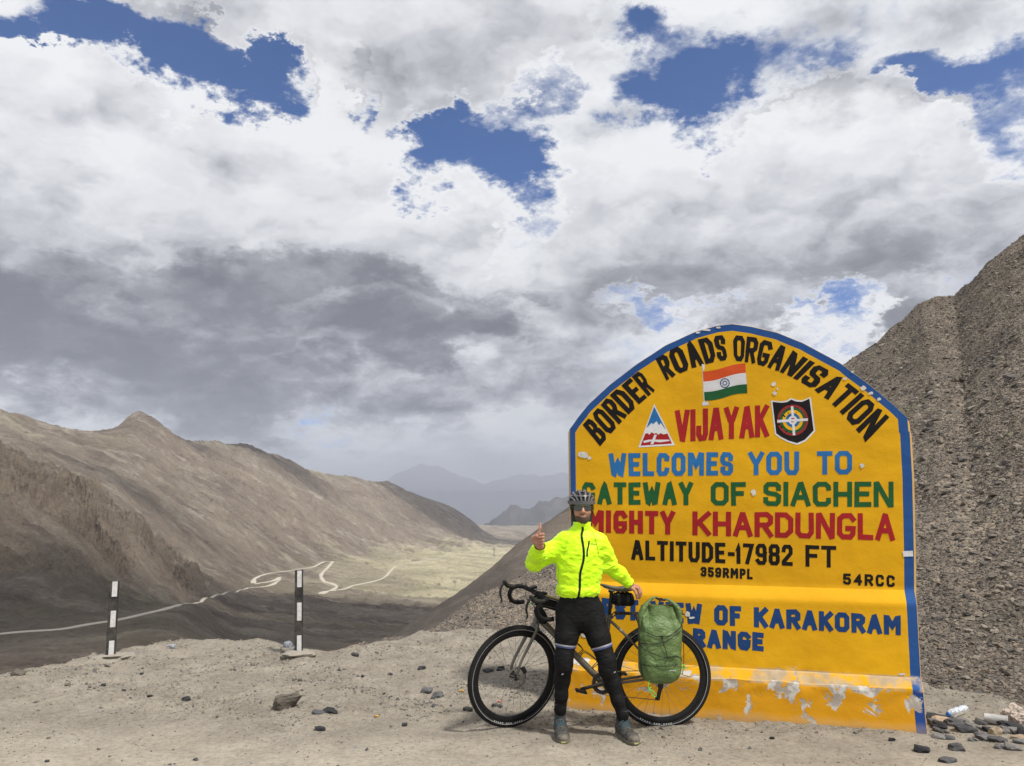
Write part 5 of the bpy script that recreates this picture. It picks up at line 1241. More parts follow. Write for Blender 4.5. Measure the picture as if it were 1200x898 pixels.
def relax(V, F, it=3, lam=.5):
    for _ in range(it):
        A = np.zeros_like(V); c = np.zeros(len(V))
        for k in range(4):
            for m in (1, 3): np.add.at(A, F[:, k], V[F[:, (k+m) % 4]]); np.add.at(c, F[:, k], 1)
        V = V+(A/c[:, None]-V)*lam
    return V
def noise3(V, f, seed=0, o=2):
    x, y, z = V[:, 0]*f, V[:, 1]*f, V[:, 2]*f
    return (fbm(x+z*.37, z+y*.61, o, seed)+fbm(y-z*.43+7, x*.8-z*.5+y*.3, o, seed+3))*.5

PY = 5.74
def build_person():
    foot = at(697, 866, PY); base = Vector((foot.x, PY, gz(foot.x, PY)))
    root = link(bpy.data.objects.new('person', None)); root.location = base
    props(root, 'cyclist in neon yellow jacket, black tights and grey helmet giving a thumbs up', 'person')
    P = lambda px, py, dy=0.: np.array((at(px, py, PY+dy)-base)[:])
    skin, t = new_mat('tanned_skin'); v = t.node('ShaderNodeTexCoord').outputs['Object']
    pset(t, col=t.mix(t.rng(t.noise(v, 18, 5, .6), .35, .65), (.36, .165, .105), (.46, .235, .155)), rough=.55, sss=.08, normal=t.bump(t.noise(v, 220, 4, .6), .2, .001)); t.b.inputs['Subsurface Radius'].default_value = (.01, .004, .002)
    # ---- skeleton (photo points at their depths)
    hipc = P(679, 716); neck = P(682, 617, .03); headc = P(682, 596, .02)
    shL, shR = P(663, 634, .04), P(701, 635.5, .03)          # as seen in the picture
    elL, haL = P(627, 659, .02), P(632.5, 640, -.14)            # raised arm
    elR, wrR = P(713.5, 662, .06), P(738, 684, .12)
    hpL, hpR = P(667, 716, .02), P(692, 716, .02)
    knL, knR = P(661, 776, -.03), P(711.5, 780, -.05)
    anL, anR = P(656.5, 832, .02), P(729.5, 839, -.06)
    gl = lambda x: -base.z+gz(base.x+x[0], base.y+x[1])
    # ---- body: one continuous surface
    F = Field((-.50, -.40, -.04), (.42, .42, 1.84), .0034)
    F.chain([hipc, hipc+(0, 0, .12), P(680, 660, .02), P(681.5, 642, .03)], [.095, .105, .120, .112], .05, .72, (0, 1, 0))
    F.cap(shL, shR, .055, .055, .05); F.chain([P(681.5, 630, .04), neck, headc+(0, .02, -.06)], [.062, .056, .052], .03)
    for sh, pts, rr in ((shL, [elL, haL], (.050, .040, .029)), (shR, [elR, wrR], (.050, .038, .028))):
        F.chain([sh]+pts, rr, .025)
    for hp, kn, an in ((hpL, knL, anL), (hpR, knR, anR)):
        F.chain([hp, hp*.4+kn*.6, kn, kn*.7+an*.3+(0, .02, 0), an], [.072, .060, .046, .042, .030], .03)
    # head: skull, face planes, features. The face looks at the camera, 2 degrees down
    H = headc; yf = -1
    F.ell(H+(0, .012, .030), (.076, .096, .092), .02); F.ell(H+(0, -.018, -.038), (.058, .072, .072), .035)
    F.ell(H+(0, -.052, -.088), (.030, .028, .024), .03)                      # chin
    for s in (-1, 1):
        F.ell(H+(s*.034, -.060, -.030), (.022, .020, .018), .022); F.ell(H+(s*.030, -.078, -.008+.026), (.020, .010, .007), .012)        # cheeks, brow
        F.ell(H+(s*.031, -.086, .002), (.013, .010, .009), .010, sub=True)   # eye sockets
        F.ell(H+(s*.031, -.074, .002), (.0125, .0125, .0115), .003)           # eyeballs
        F.ell(H+(s*.076, .012, -.004), (.010, .018, .030), .010, rot=(0, 0, s*.3)); F.ell(H+(s*.082, .004, 0), (.006, .009, .015), .004, sub=True)    # ears
        F.ell(H+(s*.0115, -.093, -.027), (.007, .008, .006), .007)
    F.cap(H+(0, -.080, .016), H+(0, -.104, -.022), .0075, .0105, .014)      # nose
    F.ell(H+(0, -.088, -.049), (.024, .010, .0045), .007); F.ell(H+(0, -.086, -.060), (.021, .010, .0055), .007)      # lips
    F.ell(H+(0, -.099, -.0545), (.022, .012, .0026), .003, sub=True)
    # hands: palm, four unequal fingers of three bones, thumb from the side of the palm
    def hand(fist_c, up, fwd, side, curl, sc=1., thumb=None, spread=.0, k=.006):
        up, fwd, side = [np.array(Vector(q).normalized()[:]) for q in (up, fwd, side)]     # up: along the knuckle row (towards the thumb), fwd: wrist -> knuckles, side: palm normal
        wrist = fist_c-fwd*.048*sc
        for i, (o, ln) in enumerate(((.030, .92), (.010, 1.), (-.010, .94), (-.029, .78))):
            kn = fist_c+up*o*sc+fwd*.026*sc
            F.cap(wrist+up*o*.55*sc, kn, .0135*sc, .0115*sc, .012)
            p = kn; a = 0
            for j, (L, r) in enumerate(((.040, .0098), (.025, .0090), (.020, .0080))):
                a += curl[i][j]; d = fwd*math.cos(a)+side*math.sin(a)+up*spread*(1.5-i)*.1; q = p+d*L*ln*sc; F.cap(p, q, r*sc, (r-.0008)*sc, .0035 if j else .006); p = q
        F.cap(wrist+up*.012*sc+side*.004, wrist+up*.02*sc+fwd*.03*sc+side*.012*sc, .020*sc, .018*sc, .014)
        tp = thumb; F.cap(tp[0], tp[1], .0135*sc, .0110*sc, .008); F.cap(tp[1], tp[2], .0108*sc, .0098*sc, .004); F.cap(tp[2], tp[3], .0098*sc, .0078*sc, .004)
        return wrist
    # raised fist, thumb up: knuckles towards the viewer's right/front, fingers folded into the palm
    hc = P(632.5, 632, -.17); fist = [(1.15, 1.65, 1.0)]*4
    tb = hc+np.array((.010, -.004, .030))
    F.chain([haL, hc+np.array((-.012, .022, -.030))], [.029, .025], .015)
    hand(hc, (.05, .0, 1), (.72, -.55, .12), (-.25, -.85, 0), [(1.25, 1.6, 1.1), (1.3, 1.65, 1.1), (1.3, 1.65, 1.1), (1.25, 1.6, 1.1)], 1.04,
         thumb=[hc+np.array((-.014, .004, .018)), hc+np.array((-.006, -.004, .044)), hc+np.array((.004, -.004, .078)), hc+np.array((.003, .002, .108))])
    # hand resting on the saddle: fingers draped over its nose side, pointing down-left
    hs = P(743.5, 687.5, .14); 
    F.chain([wrR, hs+np.array((-.045, -.008, .010))], [.028, .025], .015)
    hand(hs, (-.25, -.95, -.10), (.93, -.12, -.22), (-.22, .12, -.97), [(1.1, .5, .3), (.85, .6, .3), (.75, .6, .35), (.7, .55, .3)], 1.02,
         thumb=[hs+np.array((-.030, -.030, -.006)), hs+np.array((-.010, -.052, -.020)), hs+np.array((.004, -.056, -.050)), hs+np.array((.010, -.050, -.076))])
    for an, d in ((anL, (-.02, -.17)), (anR, (.05, -.17))):
        F.cap(an, (an[0]+d[0]*.2, an[1]+.02, gl(an)+.05), .030, .026, .02); F.cap((an[0], an[1], gl(an)+.045), (an[0]+d[0]*.85, an[1]+d[1]*.85, gl(an)+.036), .026, .018, .015)
    V, Fc = F.mesh(); V = relax(V, Fc, 1, .4)
    body = mesh_np('body', V, Fc, skin, root)
    # ---- jacket
    J = Field((-.52, -.40, .80), (.44, .44, 1.66), .0042)
    J.chain([P(677.5, 690, .01), P(678.5, 668, .01), P(680.5, 650, .02), P(681.5, 642, .03)], [.149, .147, .154, .144], .05, .66, (0, 1, 0))
    J.ell(P(677.5, 692, .01), (.155, .112, .050), .03)
    J.cap(shL+(0.01, 0, -.005), shR+(-.01, 0, -.005), .064, .064, .06)
    J.cap(P(681.5, 636, .04), P(681.8, 624, .03), .105, .070, .04, .85, (0, 1, 0)); J.cap(P(681.8, 626, .03), P(682, 610, .01), .066, .064, .012)
    J.chain([shL+(.0, 0, -.01), shL*.45+elL*.55+(.004, 0, 0), elL, elL*.45+haL*.55, haL+(0, 0, .004)], [.073, .067, .062, .055, .044], .035)
    J.chain([shR+(.0, 0, -.01), shR*.5+elR*.5, elR, elR*.5+wrR*.5, wrR+(-.004, 0, .002)], [.072, .064, .058, .050, .041], .035)
    V, Fc = J.mesh(); V = relax(V, Fc, 2, .5); N = vnormals(V, Fc)
    # folds: across the bent elbows and down from the armpits, looser at the waist
    def near(p, r): return np.exp(-(np.linalg.norm(V-np.array(p), axis=1)/r)**2)
    w = .0045*np.ones(len(V)); arm = near(elL, .11)+near(elR, .11)+near(shL-(0, 0, .09), .10)*.6+near(shR-(0, 0, .09), .10)*.6
    f1 = 1-np.abs(noise3(V*(1, 1, 1.9), 9, 501))*2.2; f2 = 1-np.abs(noise3(V*(1, 1, 2.6), 22, 511, 2))*2.
    hem = np.exp(-((V[:, 2]-.955)/.09)**2)*(np.abs(V[:, 0]) < .3)
    disp = (f1-.4)*(.005+.007*arm+.004*hem)+(f2-.3)*(.0014+.004*arm+.0010*hem)
    # gathered cuffs
    for c_, d_ in ((haL, (haL-elL)), (wrR, (wrR-elR))):
        u_ = d_/np.linalg.norm(d_); tt = (V-c_)@u_; nr_ = np.linalg.norm((V-c_)-tt[:, None]*u_, axis=1) < .08
        disp += np.where(nr_, -.006*np.exp(-((tt+.028)/.014)**2)+.003*np.sin(tt*380)*np.exp(-((tt+.05)/.03)**2), 0)
    V = V+N*disp[:, None]; V = relax(V, Fc, 1, .35)
    # open the sleeves, the collar and the hem
    keep = np.ones(len(V), bool)
    for c_, d_, r_ in ((haL, haL-elL, .075), (wrR, wrR-elR, .07)):
        u_ = d_/np.linalg.norm(d_); tt = (V-c_)@u_; keep &= ~((tt > .004) & (np.linalg.norm(V-c_, axis=1) < r_))
    hemz = P(678, 700, 0)[2]; xh = (V[:, 0]-P(677, 700)[0]); cutz = hemz-.020*np.cos(np.clip(xh/.17, -1, 1)*1.57)+.012
    keep &= ~((V[:, 2] < cutz) & (np.abs(xh) < .25) & (V[:, 1] > -.2))
    keep &= ~(V[:, 2] > P(682, 611.5, .02)[2]+.012*((V[:, 1]-.02) > 0))
    Fk = Fc[keep[Fc].all(1)]
    # thickness: an inner wall
    used = np.unique(Fk); mp = -np.ones(len(V), int); mp[used] = np.arange(len(used)); Vk = V[used]; Fk = mp[Fk]; Nk = N[used]; n_ = len(Vk)
    E = np.sort(np.concatenate([Fk[:, [0, 1]], Fk[:, [1, 2]], Fk[:, [2, 3]], Fk[:, [3, 0]]]), 1); De = np.concatenate([Fk[:, [0, 1]], Fk[:, [1, 2]], Fk[:, [2, 3]], Fk[:, [3, 0]]])
    key = E[:, 0].astype(np.int64)*n_+E[:, 1]; uq, ix, ct = np.unique(key, return_index=True, return_counts=True); bd = De[ix[ct == 1]]
    rimf = np.stack([bd[:, 1], bd[:, 0], bd[:, 0]+n_, bd[:, 1]+n_], 1)
    mj, t = new_mat('neon_yellow_shell'); v = t.node('ShaderNodeTexCoord').outputs['Object']
    pset(t, col=t.mix(t.rng(t.noise(v, 12, 4, .6), .35, .65), (.56, .96, .0), (.64, 1.0, .004)), rough=.5, spec=.35, sheen=.15, normal=t.bump(t.math('ADD', t.noise(t.vmath('MULTIPLY', v, (1, 1, 1.8)), 26, 4, .6, 1.), t.math('MULTIPLY', t.noise(v, 300, 3, .6), .12)), .45, .010))
    jk = mesh_np('jacket', np.concatenate([Vk, Vk-Nk*.003]), np.concatenate([Fk, Fk[:, ::-1]+n_, rimf]), mj, root)
    mblk = simple('black_trim', (.008, .008, .009), .6, spec=.2)
    bvh = BVHTree.FromPolygons([tuple(q) for q in Vk], [tuple(int(a) for a in f) for f in Fk])
    def drape(pts, w_, name, mat, parent=jk, off=.003, raised=.0015, k=6):
        g = Geo(); V2 = []; pl = spl([tuple(P(x, y, -.6)) for x, y in pts], k); cen = []
        for q in pl:
            o_ = Vector((0, 0, CAM_H))-base; d_ = (Vector(q)-o_).normalized(); h_ = bvh.ray_cast(o_, d_)
            if h_[0] is not None: cen.append((h_[0], h_[1]))
        for i, (c_, n2) in enumerate(cen):
            a_ = cen[max(i-1, 0)][0]; b_ = cen[min(i+1, len(cen)-1)][0]; T = (b_-a_).normalized(); n2 = n2 if n2.y < 0 else -n2; S = T.cross(n2).normalized()
            for s_, o2 in ((-1, -.001), (-.6, raised), (.6, raised), (1, -.001)): V2.append((c_+S*s_*w_+n2*(off*.3+o2+.001))[:])
        if len(cen) > 1: g.add(V2, [(4*i+k_, 4*i+4+k_, 4*i+5+k_, 4*i+1+k_) for i in range(len(cen)-1) for k_ in range(3)]); return g.build(name, mat, parent)
    drape([(682.5, 617.5), (683, 621), (681.5, 627), (682.5, 634), (684, 645), (684, 655), (682, 664), (680, 672), (679.6, 682), (679.2, 692), (677.5, 701)], .0085, 'zip', mblk, raised=.0035)
    drape([(690.5, 634), (689.5, 640), (688.2, 646), (688, 652)], .006, 'pocket_zip', mblk)
    drape([(692.5, 637.3), (696, 637.5), (700, 637.8)], .0026, 'chest_print', simple('faint_print', (.30, .42, .02), .6))
    mse = simple('jacket_seam', (.40, .70, .0), .6)
    for pts in ([(671, 620), (667, 628), (664, 637), (662.5, 646), (661, 652)], [(693, 621), (697, 629), (699.5, 638), (701, 647), (702, 653)], [(652, 692), (662, 696.5), (672, 698.5)], [(686, 698.5), (694, 696), (702, 692)], [(654, 660), (654.5, 672), (654, 686)]):
        drape(pts, .0022, 'seam', mse, raised=.0016)
    # ---- leggings
    Lg = Field((-.34, -.34, .02), (.34, .36, 1.04), .0042)
    Lg.chain([hipc+(0, .01, .10), hipc+(0, .01, -.03)], [.140, .128], .05, .74, (0, 1, 0))
    for hp, kn, an, s in ((hpL, knL, anL, -1), (hpR, knR, anR, 1)):
        m1 = hp*.5+kn*.5; m2 = kn*.62+an*.38
        Lg.chain([hp+(0, .01, .0), m1, kn+(0, 0, .03), kn+(0, -.004, -.03), m2+(s*.003, .018, 0), kn*.3+an*.7, an+(0, 0, .01), an+(0, 0, -.012)], [.100, .082, .062, .058, .056, .043, .0375, .037], .03)
        Lg.ell(hp+(s*.01, .055, -.01), (.07, .06, .085), .05)
    V, Fc = Lg.mesh(); V = relax(V, Fc, 2, .5); N = vnormals(V, Fc)
    kn_ = np.exp(-(np.linalg.norm(V-knL, axis=1)/.09)**2)+np.exp(-(np.linalg.norm(V-knR, axis=1)/.09)**2)+np.exp(-(np.linalg.norm(V-(hipc-(0, 0, .05)), axis=1)/.12)**2)
    V = V+N*((1-np.abs(noise3(V*(1, 1, 2.2), 16, 521))*2.-.4)*(.0016+.003*kn_))[:, None]
    ml, t = new_mat('black_lycra'); v = t.node('ShaderNodeTexCoord').outputs['Object']
    pset(t, col=t.mix(t.rng(t.noise(v, 20, 5, .6), .4, .7), (.0055, .0055, .006), (.0095, .0095, .010)), rough=.7, spec=.18, normal=t.bump(t.noise(v, 60, 4, .6), .25, .004))
    lg = mesh_np('leggings', V, Fc, ml, root)
    bv2 = BVHTree.FromPolygons([tuple(q) for q in V], [tuple(int(a) for a in f) for f in Fc])
    # knee warmers' hems: pale band with a blue edge
    mw, mbl = simple('pale_band', (.33, .33, .37), .6), simple('blue_band', (.045, .06, .17), .6)
    def band(cen, axis, z0, z1, name, mat):
        g = Geo(); V2 = []; ax_ = Vector(axis).normalized(); e1 = ax_.orthogonal().normalized(); e2 = ax_.cross(e1)
        for zz, oo in ((z0, -.001), (z0, .0035), (z1, .0035), (z1, -.001)):
            for k in range(36):
                a = 2*math.pi*k/36; d_ = e1*math.cos(a)+e2*math.sin(a); c_ = Vector(cen)+ax_*zz; h_ = bv2.ray_cast(c_+d_*.16, -d_)
                V2.append((h_[0]+d_*oo)[:] if h_[0] is not None and (h_[0]-c_).length < .13 else (c_+d_*.07)[:])
        g.add(V2, [(j*36+k, j*36+(k+1) % 36, (j+1)*36+(k+1) % 36, (j+1)*36+k) for j in range(3) for k in range(36)]); return g.build(name, mat, lg)
    for hp, kn, (bx, by) in ((hpL, knL, (663, 756)), (hpR, knR, (708.5, 756))):
        c_ = P(bx, by, -.02); axd = hp-kn; axd = axd+np.array((0, -.03, 0))
        band(c_, axd, -.004, .006, 'pale_band', mw); band(c_, axd, -.016, -.005, 'blue_band', mbl)
    g = Geo()
    for (x, y) in ((659.5, 790), (720, 788)):
        o_ = Vector((0, 0, CAM_H))-base; d_ = (Vector(P(x, y))-o_).normalized(); h_ = bv2.ray_cast(o_, d_)
        if h_[0] is not None: 
            g = Geo(); g.box(h_[0]+h_[1]*.001, (.018, .003, .009), rot=(0, R(-25), 0), bev=.001); g.build('leg_logo', mw, lg)
    # ---- shoes
    msh, t = new_mat('grey_shoe_mesh'); v = t.node('ShaderNodeTexCoord').outputs['Object']
    pset(t, col=t.mix(t.rng(t.vor(v, 42), .25, .5), (.018, .018, .018), (.055, .053, .048)), rough=.8, normal=t.bump(t.noise(v, 160, 4, .6), .5, .002))
    msole = simple('dusty_sole', (.13, .115, .09), .85, dust=((.36, .30, .22), .6)); mlace = simple('teal_lace', (.014, .062, .085), .7); mtoe = simple('toe_cap', (.07, .065, .058), .8, dust=((.36, .30, .22), .5)); mtan = simple('yellow_green_toe', (.42, .42, .12), .7)
    msock = simple('grey_sock', (.045, .048, .055), .9, bump=.5, bscale=150)
    for an, (dx, dy) in ((anL, (.004, -.20)), (anR, (.052, -.195))):
        z0 = gl((an[0]+dx*.5, an[1]-.1)); hd = math.atan2(dx, -dy); L_ = math.hypot(dx, dy)
        sh = link(bpy.data.objects.new('shoe', None), root); sh.location = (an[0], an[1], z0); sh.rotation_euler = (0, 0, hd)      # local -y towards the toe
        S = Field((-.085, -.24, -.01), (.085, .09, .16), .0032)
        S.chain([(0, .035, .045), (0, -.02, .046), (0, -.09, .038), (.003, -.150, .032), (.003, -.182, .028)], [.038, .041, .044, .044, .034], .02, .80, (0, 0, 1))
        S.chain([(0, .018, .055), (0, .012, .105)], [.046, .042], .02); S.cap((0, -.02, .075), (0, -.075, .058), .034, .030, .02)
        S.ell((0, .012, .135), (.034, .040, .036), .004, sub=True)
        V, Fc = S.mesh(); V[:, 2] = np.maximum(V[:, 2], .012); V = relax(V, Fc, 1, .4); mesh_np('upper', V, Fc, msh, sh)
        S = Field((-.09, -.25, -.01), (.09, .09, .07), .0034); S.chain([(0, .040, .014), (0, -.03, .014), (.002, -.10, .014), (.004, -.160, .015), (.003, -.188, .019)], [.041, .038, .046, .047, .036], .015)
        V, Fc = S.mesh(); V[:, 2] = np.clip(V[:, 2], 0., .022); mesh_np('sole', V, Fc, msole, sh)
        S = Field((-.07, -.25, -.01), (.07, -.10, .07), .003); S.ell((.003, -.178, .030), (.043, .044, .031), .01); V, Fc = S.mesh(); V[:, 2] = np.maximum(V[:, 2], .016); mesh_np('toe_cap', V, Fc, mtoe, sh)
        g = Geo(); g.box((.003, -.2225, .014), (.030, .006, .010), bev=.002); g.build('toe_tab', mtan, sh)
        g = Geo(); rn = random.Random(5)
        for i in range(6):
            y = -.045-.019*i; z = .098-.0075*i-.0008*i*i; w_ = .028-.001*i
            g.tube(spl([(-w_, y, z-.016), (-w_*.4, y-.006, z-.001), (w_*.4, y-.012, z-.001), (w_, y-.018, z-.016)], 3), .0028, 6); g.tube(spl([(w_, y, z-.016), (w_*.4, y-.006, z+.002), (-w_*.4, y-.012, z+.002), (-w_, y-.018, z-.016)], 3), .0028, 6)
        for s in (-1, 1):
            g.tube(spl([(0, -.040, .104), (s*.020, -.050, .118), (s*.040, -.052, .104), (s*.026, -.050, .092), (0, -.042, .103)], 4), .0026, 6); g.tube(spl([(0, -.042, .104), (s*.022, -.060, .092), (s*.046, -.060, .070)], 4), .0026, 6)
        lc = g.build('lace', mlace, sh); lc['kind'] = 'stuff'
        g = Geo(); a_ = Vector(an)-Vector(sh.location); a_.rotate(Euler((0, 0, -hd)))
        g.tube([(0, .012, .085), (0, .010, .115), (a_.x, a_.y, a_.z+.05)], [.039, .0395, .043], 20, cap=False); g.build('sock', msock, sh)
    # ---- head gear
    mbala = simple('black_hood', (.012, .012, .013), .8, bump=.3, bscale=120)
    Hf = Field(tuple(H-np.array((.12, .13, .17))), tuple(H+np.array((.12, .15, .15))), .0032)
    Hf.ell(H+(0, .020, .026), (.086, .098, .092), .02); Hf.ell(H+(0, .012, -.050), (.076, .074, .078), .03); Hf.cap(H+(0, .03, -.07), H+(0, .035, -.14), .070, .070, .03)
    Hf.ell(H+(0, -.10, -.018), (.062, .085, .072), .008, sub=True)          # face opening
    V, Fc = Hf.mesh(); V = relax(V, Fc, 1, .4); mesh_np('hood', V, Fc, mbala, root)
    # beard: a short rough coat over jaw and lip
    Bf = Field(tuple(H-np.array((.08, .12, .14))), tuple(H+np.array((.08, .04, .0))), .0026)
    Bf.ell(H+(0, -.024, -.066), (.058, .066, .048), .02); Bf.ell(H+(0, -.054, -.092), (.031, .029, .025), .02); Bf.ell(H+(0, -.087, -.041), (.028, .010, .006), .008)
    Bf.ell(H+(0, -.104, -.055), (.0235, .018, .0085), .006, sub=True); Bf.ell(H+(0, -.10, -.008), (.060, .05, .030), .012, sub=True)
    V, Fc = Bf.mesh(); N = vnormals(V, Fc); V = V+N*(noise3(V, 160, 531, 2)*.0035)[:, None]
    mesh_np('beard', V, Fc, simple('dark_beard', (.085, .055, .038), .85, var=.5, scale=160, bump=.8, bscale=400), root)
    g = Geo(); g.tube(spl([H+(-.014, -.0905, -.0535), H+(0, -.0935, -.0555), H+(.014, -.0905, -.0535)], 4), .0026, 6, flat=.6); g.build('teeth', simple('teeth', (.42, .38, .32), .5), body)
    # sunglasses
    g = Geo()
    ms, t = new_mat('dark_lens'); pset(t, col=(.012, .02, .014), rough=.06, spec=.9, coat=.6)
    sg = link(bpy.data.objects.new('sunglasses', None), root); sg.location = H
    for s in (-1, 1):
        g = Geo(); V2 = []; n1, n2 = 12, 8
        for i in range(n1):
            for j in range(n2):
                u_ = (i/(n1-1))*2-1; w_ = (j/(n2-1))*2-1; e_ = (1-abs(w_)**3*.12)
                x = s*(.036+u_*.028*e_); z = .003+w_*.0185*(1-.30*max(0, -u_)**2-.10*max(0, u_)); y = -.098+.55*(x*x)/.062*.9-.0005
                V2.append((x, y, z))
        g.add(V2, grid_faces(n1, n2)); o = g.build('lens', ms, sg); sm = o.modifiers.new('thick', 'SOLIDIFY'); sm.thickness = .0022
    g = Geo(); g.tube(spl([(-.062, -.070, .014), (-.034, -.096, .0225), (0, -.0995, .020), (.034, -.096, .0225), (.062, -.070, .014)], 5), .0028, 6)
    for s in (-1, 1): g.tube(spl([(s*.062, -.070, .014), (s*.078, -.04, .012), (s*.088, .02, .008)], 4), .0026, 6)
    g.build('glasses_frame', simple('glasses_frame_green', (.05, .10, .04), .4), sg)
    # helmet: shell with long ribs and dark openings between them
    mh = simple('grey_helmet_shell', (.095, .095, .10), .42, coat=.2, dust=((.35, .3, .24), .2)); mhd = simple('helmet_liner', (.010, .010, .011), .85); mst = simple('helmet_strap', (.02, .02, .02), .8)
    hl = link(bpy.data.objects.new('helmet', None), root); hl.location = H+np.array((0, .014, .050)); hl.rotation_euler = (R(3), 0, R(1))
    g = Geo(); V2 = []
    def dome(th, ph, r):      # th around, ph 0 top .. 1 rim
        a = ph*math.pi*.52; return Vector((.104*r*math.sin(a)*math.sin(th), -.128*r*math.sin(a)*math.cos(th)+.012, .098*r*math.cos(a)-.004))
    nu_, nv_ = 40, 14
    for i in range(nu_):
        for j in range(nv_): V2.append(dome(2*math.pi*i/nu_, max(j/(nv_-1), .02), .90)[:])
    g.add(V2, grid_faces(nu_, nv_, True)); g.build('liner', mhd, hl)
    ribs = [(-1.02, .080), (-.70, .072), (-.40, .070), (-.13, .052), (.13, .052), (.40, .070), (.70, .072), (1.02, .080)]
    # fore-aft ribs: great arcs at offsets across the head
    for off, w_ in [(-.92, .20), (-.56, .15), (-.19, .14), (.19, .14), (.56, .15), (.92, .20)]:
        g = Geo(); V2 = []; n_ = 30
        for i in range(n_):
            q = i/(n_-1); fa_ = (q-.5)*math.pi*1.02
            o2 = off*(1-.42*abs(math.sin(fa_))**3)
            for e, rr_ in ((-1, .88), (-1, .965), (-.6, .995), (.6, .995), (1, .965), (1, .88)):
                oo = o2+e*w_*.5*(1-.25*abs(math.sin(fa_))); x = math.sin(oo*1.25); c_ = math.sqrt(max(0, 1-x*x))
                V2.append((.104*rr_*x, -.128*rr_*c_*math.sin(fa_)+.012, .098*rr_*c_*math.cos(fa_)-.004))
        g.add(V2, [(i*6+k, i*6+(k+1) % 6, (i+1)*6+(k+1) % 6, (i+1)*6+k) for i in range(n_-1) for k in range(6)]+[(5, 4, 3, 2, 1, 0), tuple((n_-1)*6+k for k in range(6))]); g.build('rib', mh, hl)
    g = Geo()      # brow band and cross bridges
    def ringb(z0, z1, r0, r1, a0=0, a1=2*math.pi, n_=48):
        V2 = []; 
        for i in range(n_+1):
            a = a0+(a1-a0)*i/n_
            for zz, rr_ in ((z0, r0*.90), (z0, r0), (z1, r1), (z1, r1*.90)):
                V2.append((.104*rr_*math.sin(a), -.128*rr_*math.cos(a)+.012, zz+.012*abs(math.sin(a))**2*0))
        g.add(V2, [(i*4+k, i*4+(k+1) % 4, (i+1)*4+(k+1) % 4, (i+1)*4+k) for i in range(n_) for k in range(4)]+[(3, 2, 1, 0), tuple(n_*4+k for k in range(4))])
    ringb(-.016, .010, 1.00, 1.015); g.build('brow_band', mh, hl)
    for ph, half in ((.62, .9), (.34, 1.0)):
        for a_ in (-1.1, -.62, -.2, .2, .62, 1.1):
            g = Geo(); V2 = []
            for i in range(7):
                th = a_+(i/6-.5)*.34
                for d_, rr_ in ((-.035, .90), (-.035, 1.0), (.035, 1.0), (.035, .90)): V2.append(dome(th, ph+d_, rr_)[:])
            g.add(V2, [(i*4+k, i*4+(k+1) % 4, (i+1)*4+(k+1) % 4, (i+1)*4+k) for i in range(6) for k in range(4)]+[(3, 2, 1, 0), (24, 25, 26, 27)]); 
            if not (ph < .5 and abs(a_) > .6): g.build('bridge', mh, hl)
    g = Geo()
    for s in (-1, 1):
        g.tube(spl([(s*.088, -.035, -.012), (s*.082, -.030, -.07), (s*.058, -.040, -.125), (s*.018, -.050, -.158), (0, -.052, -.160)], 5), .0055, 6, flat=.35); g.tube(spl([(s*.09, .045, -.012), (s*.084, .0, -.06), (s*.080, -.028, -.085)], 4), .005, 6, flat=.35)
    g.build('chin_strap', mst, hl)
    return root
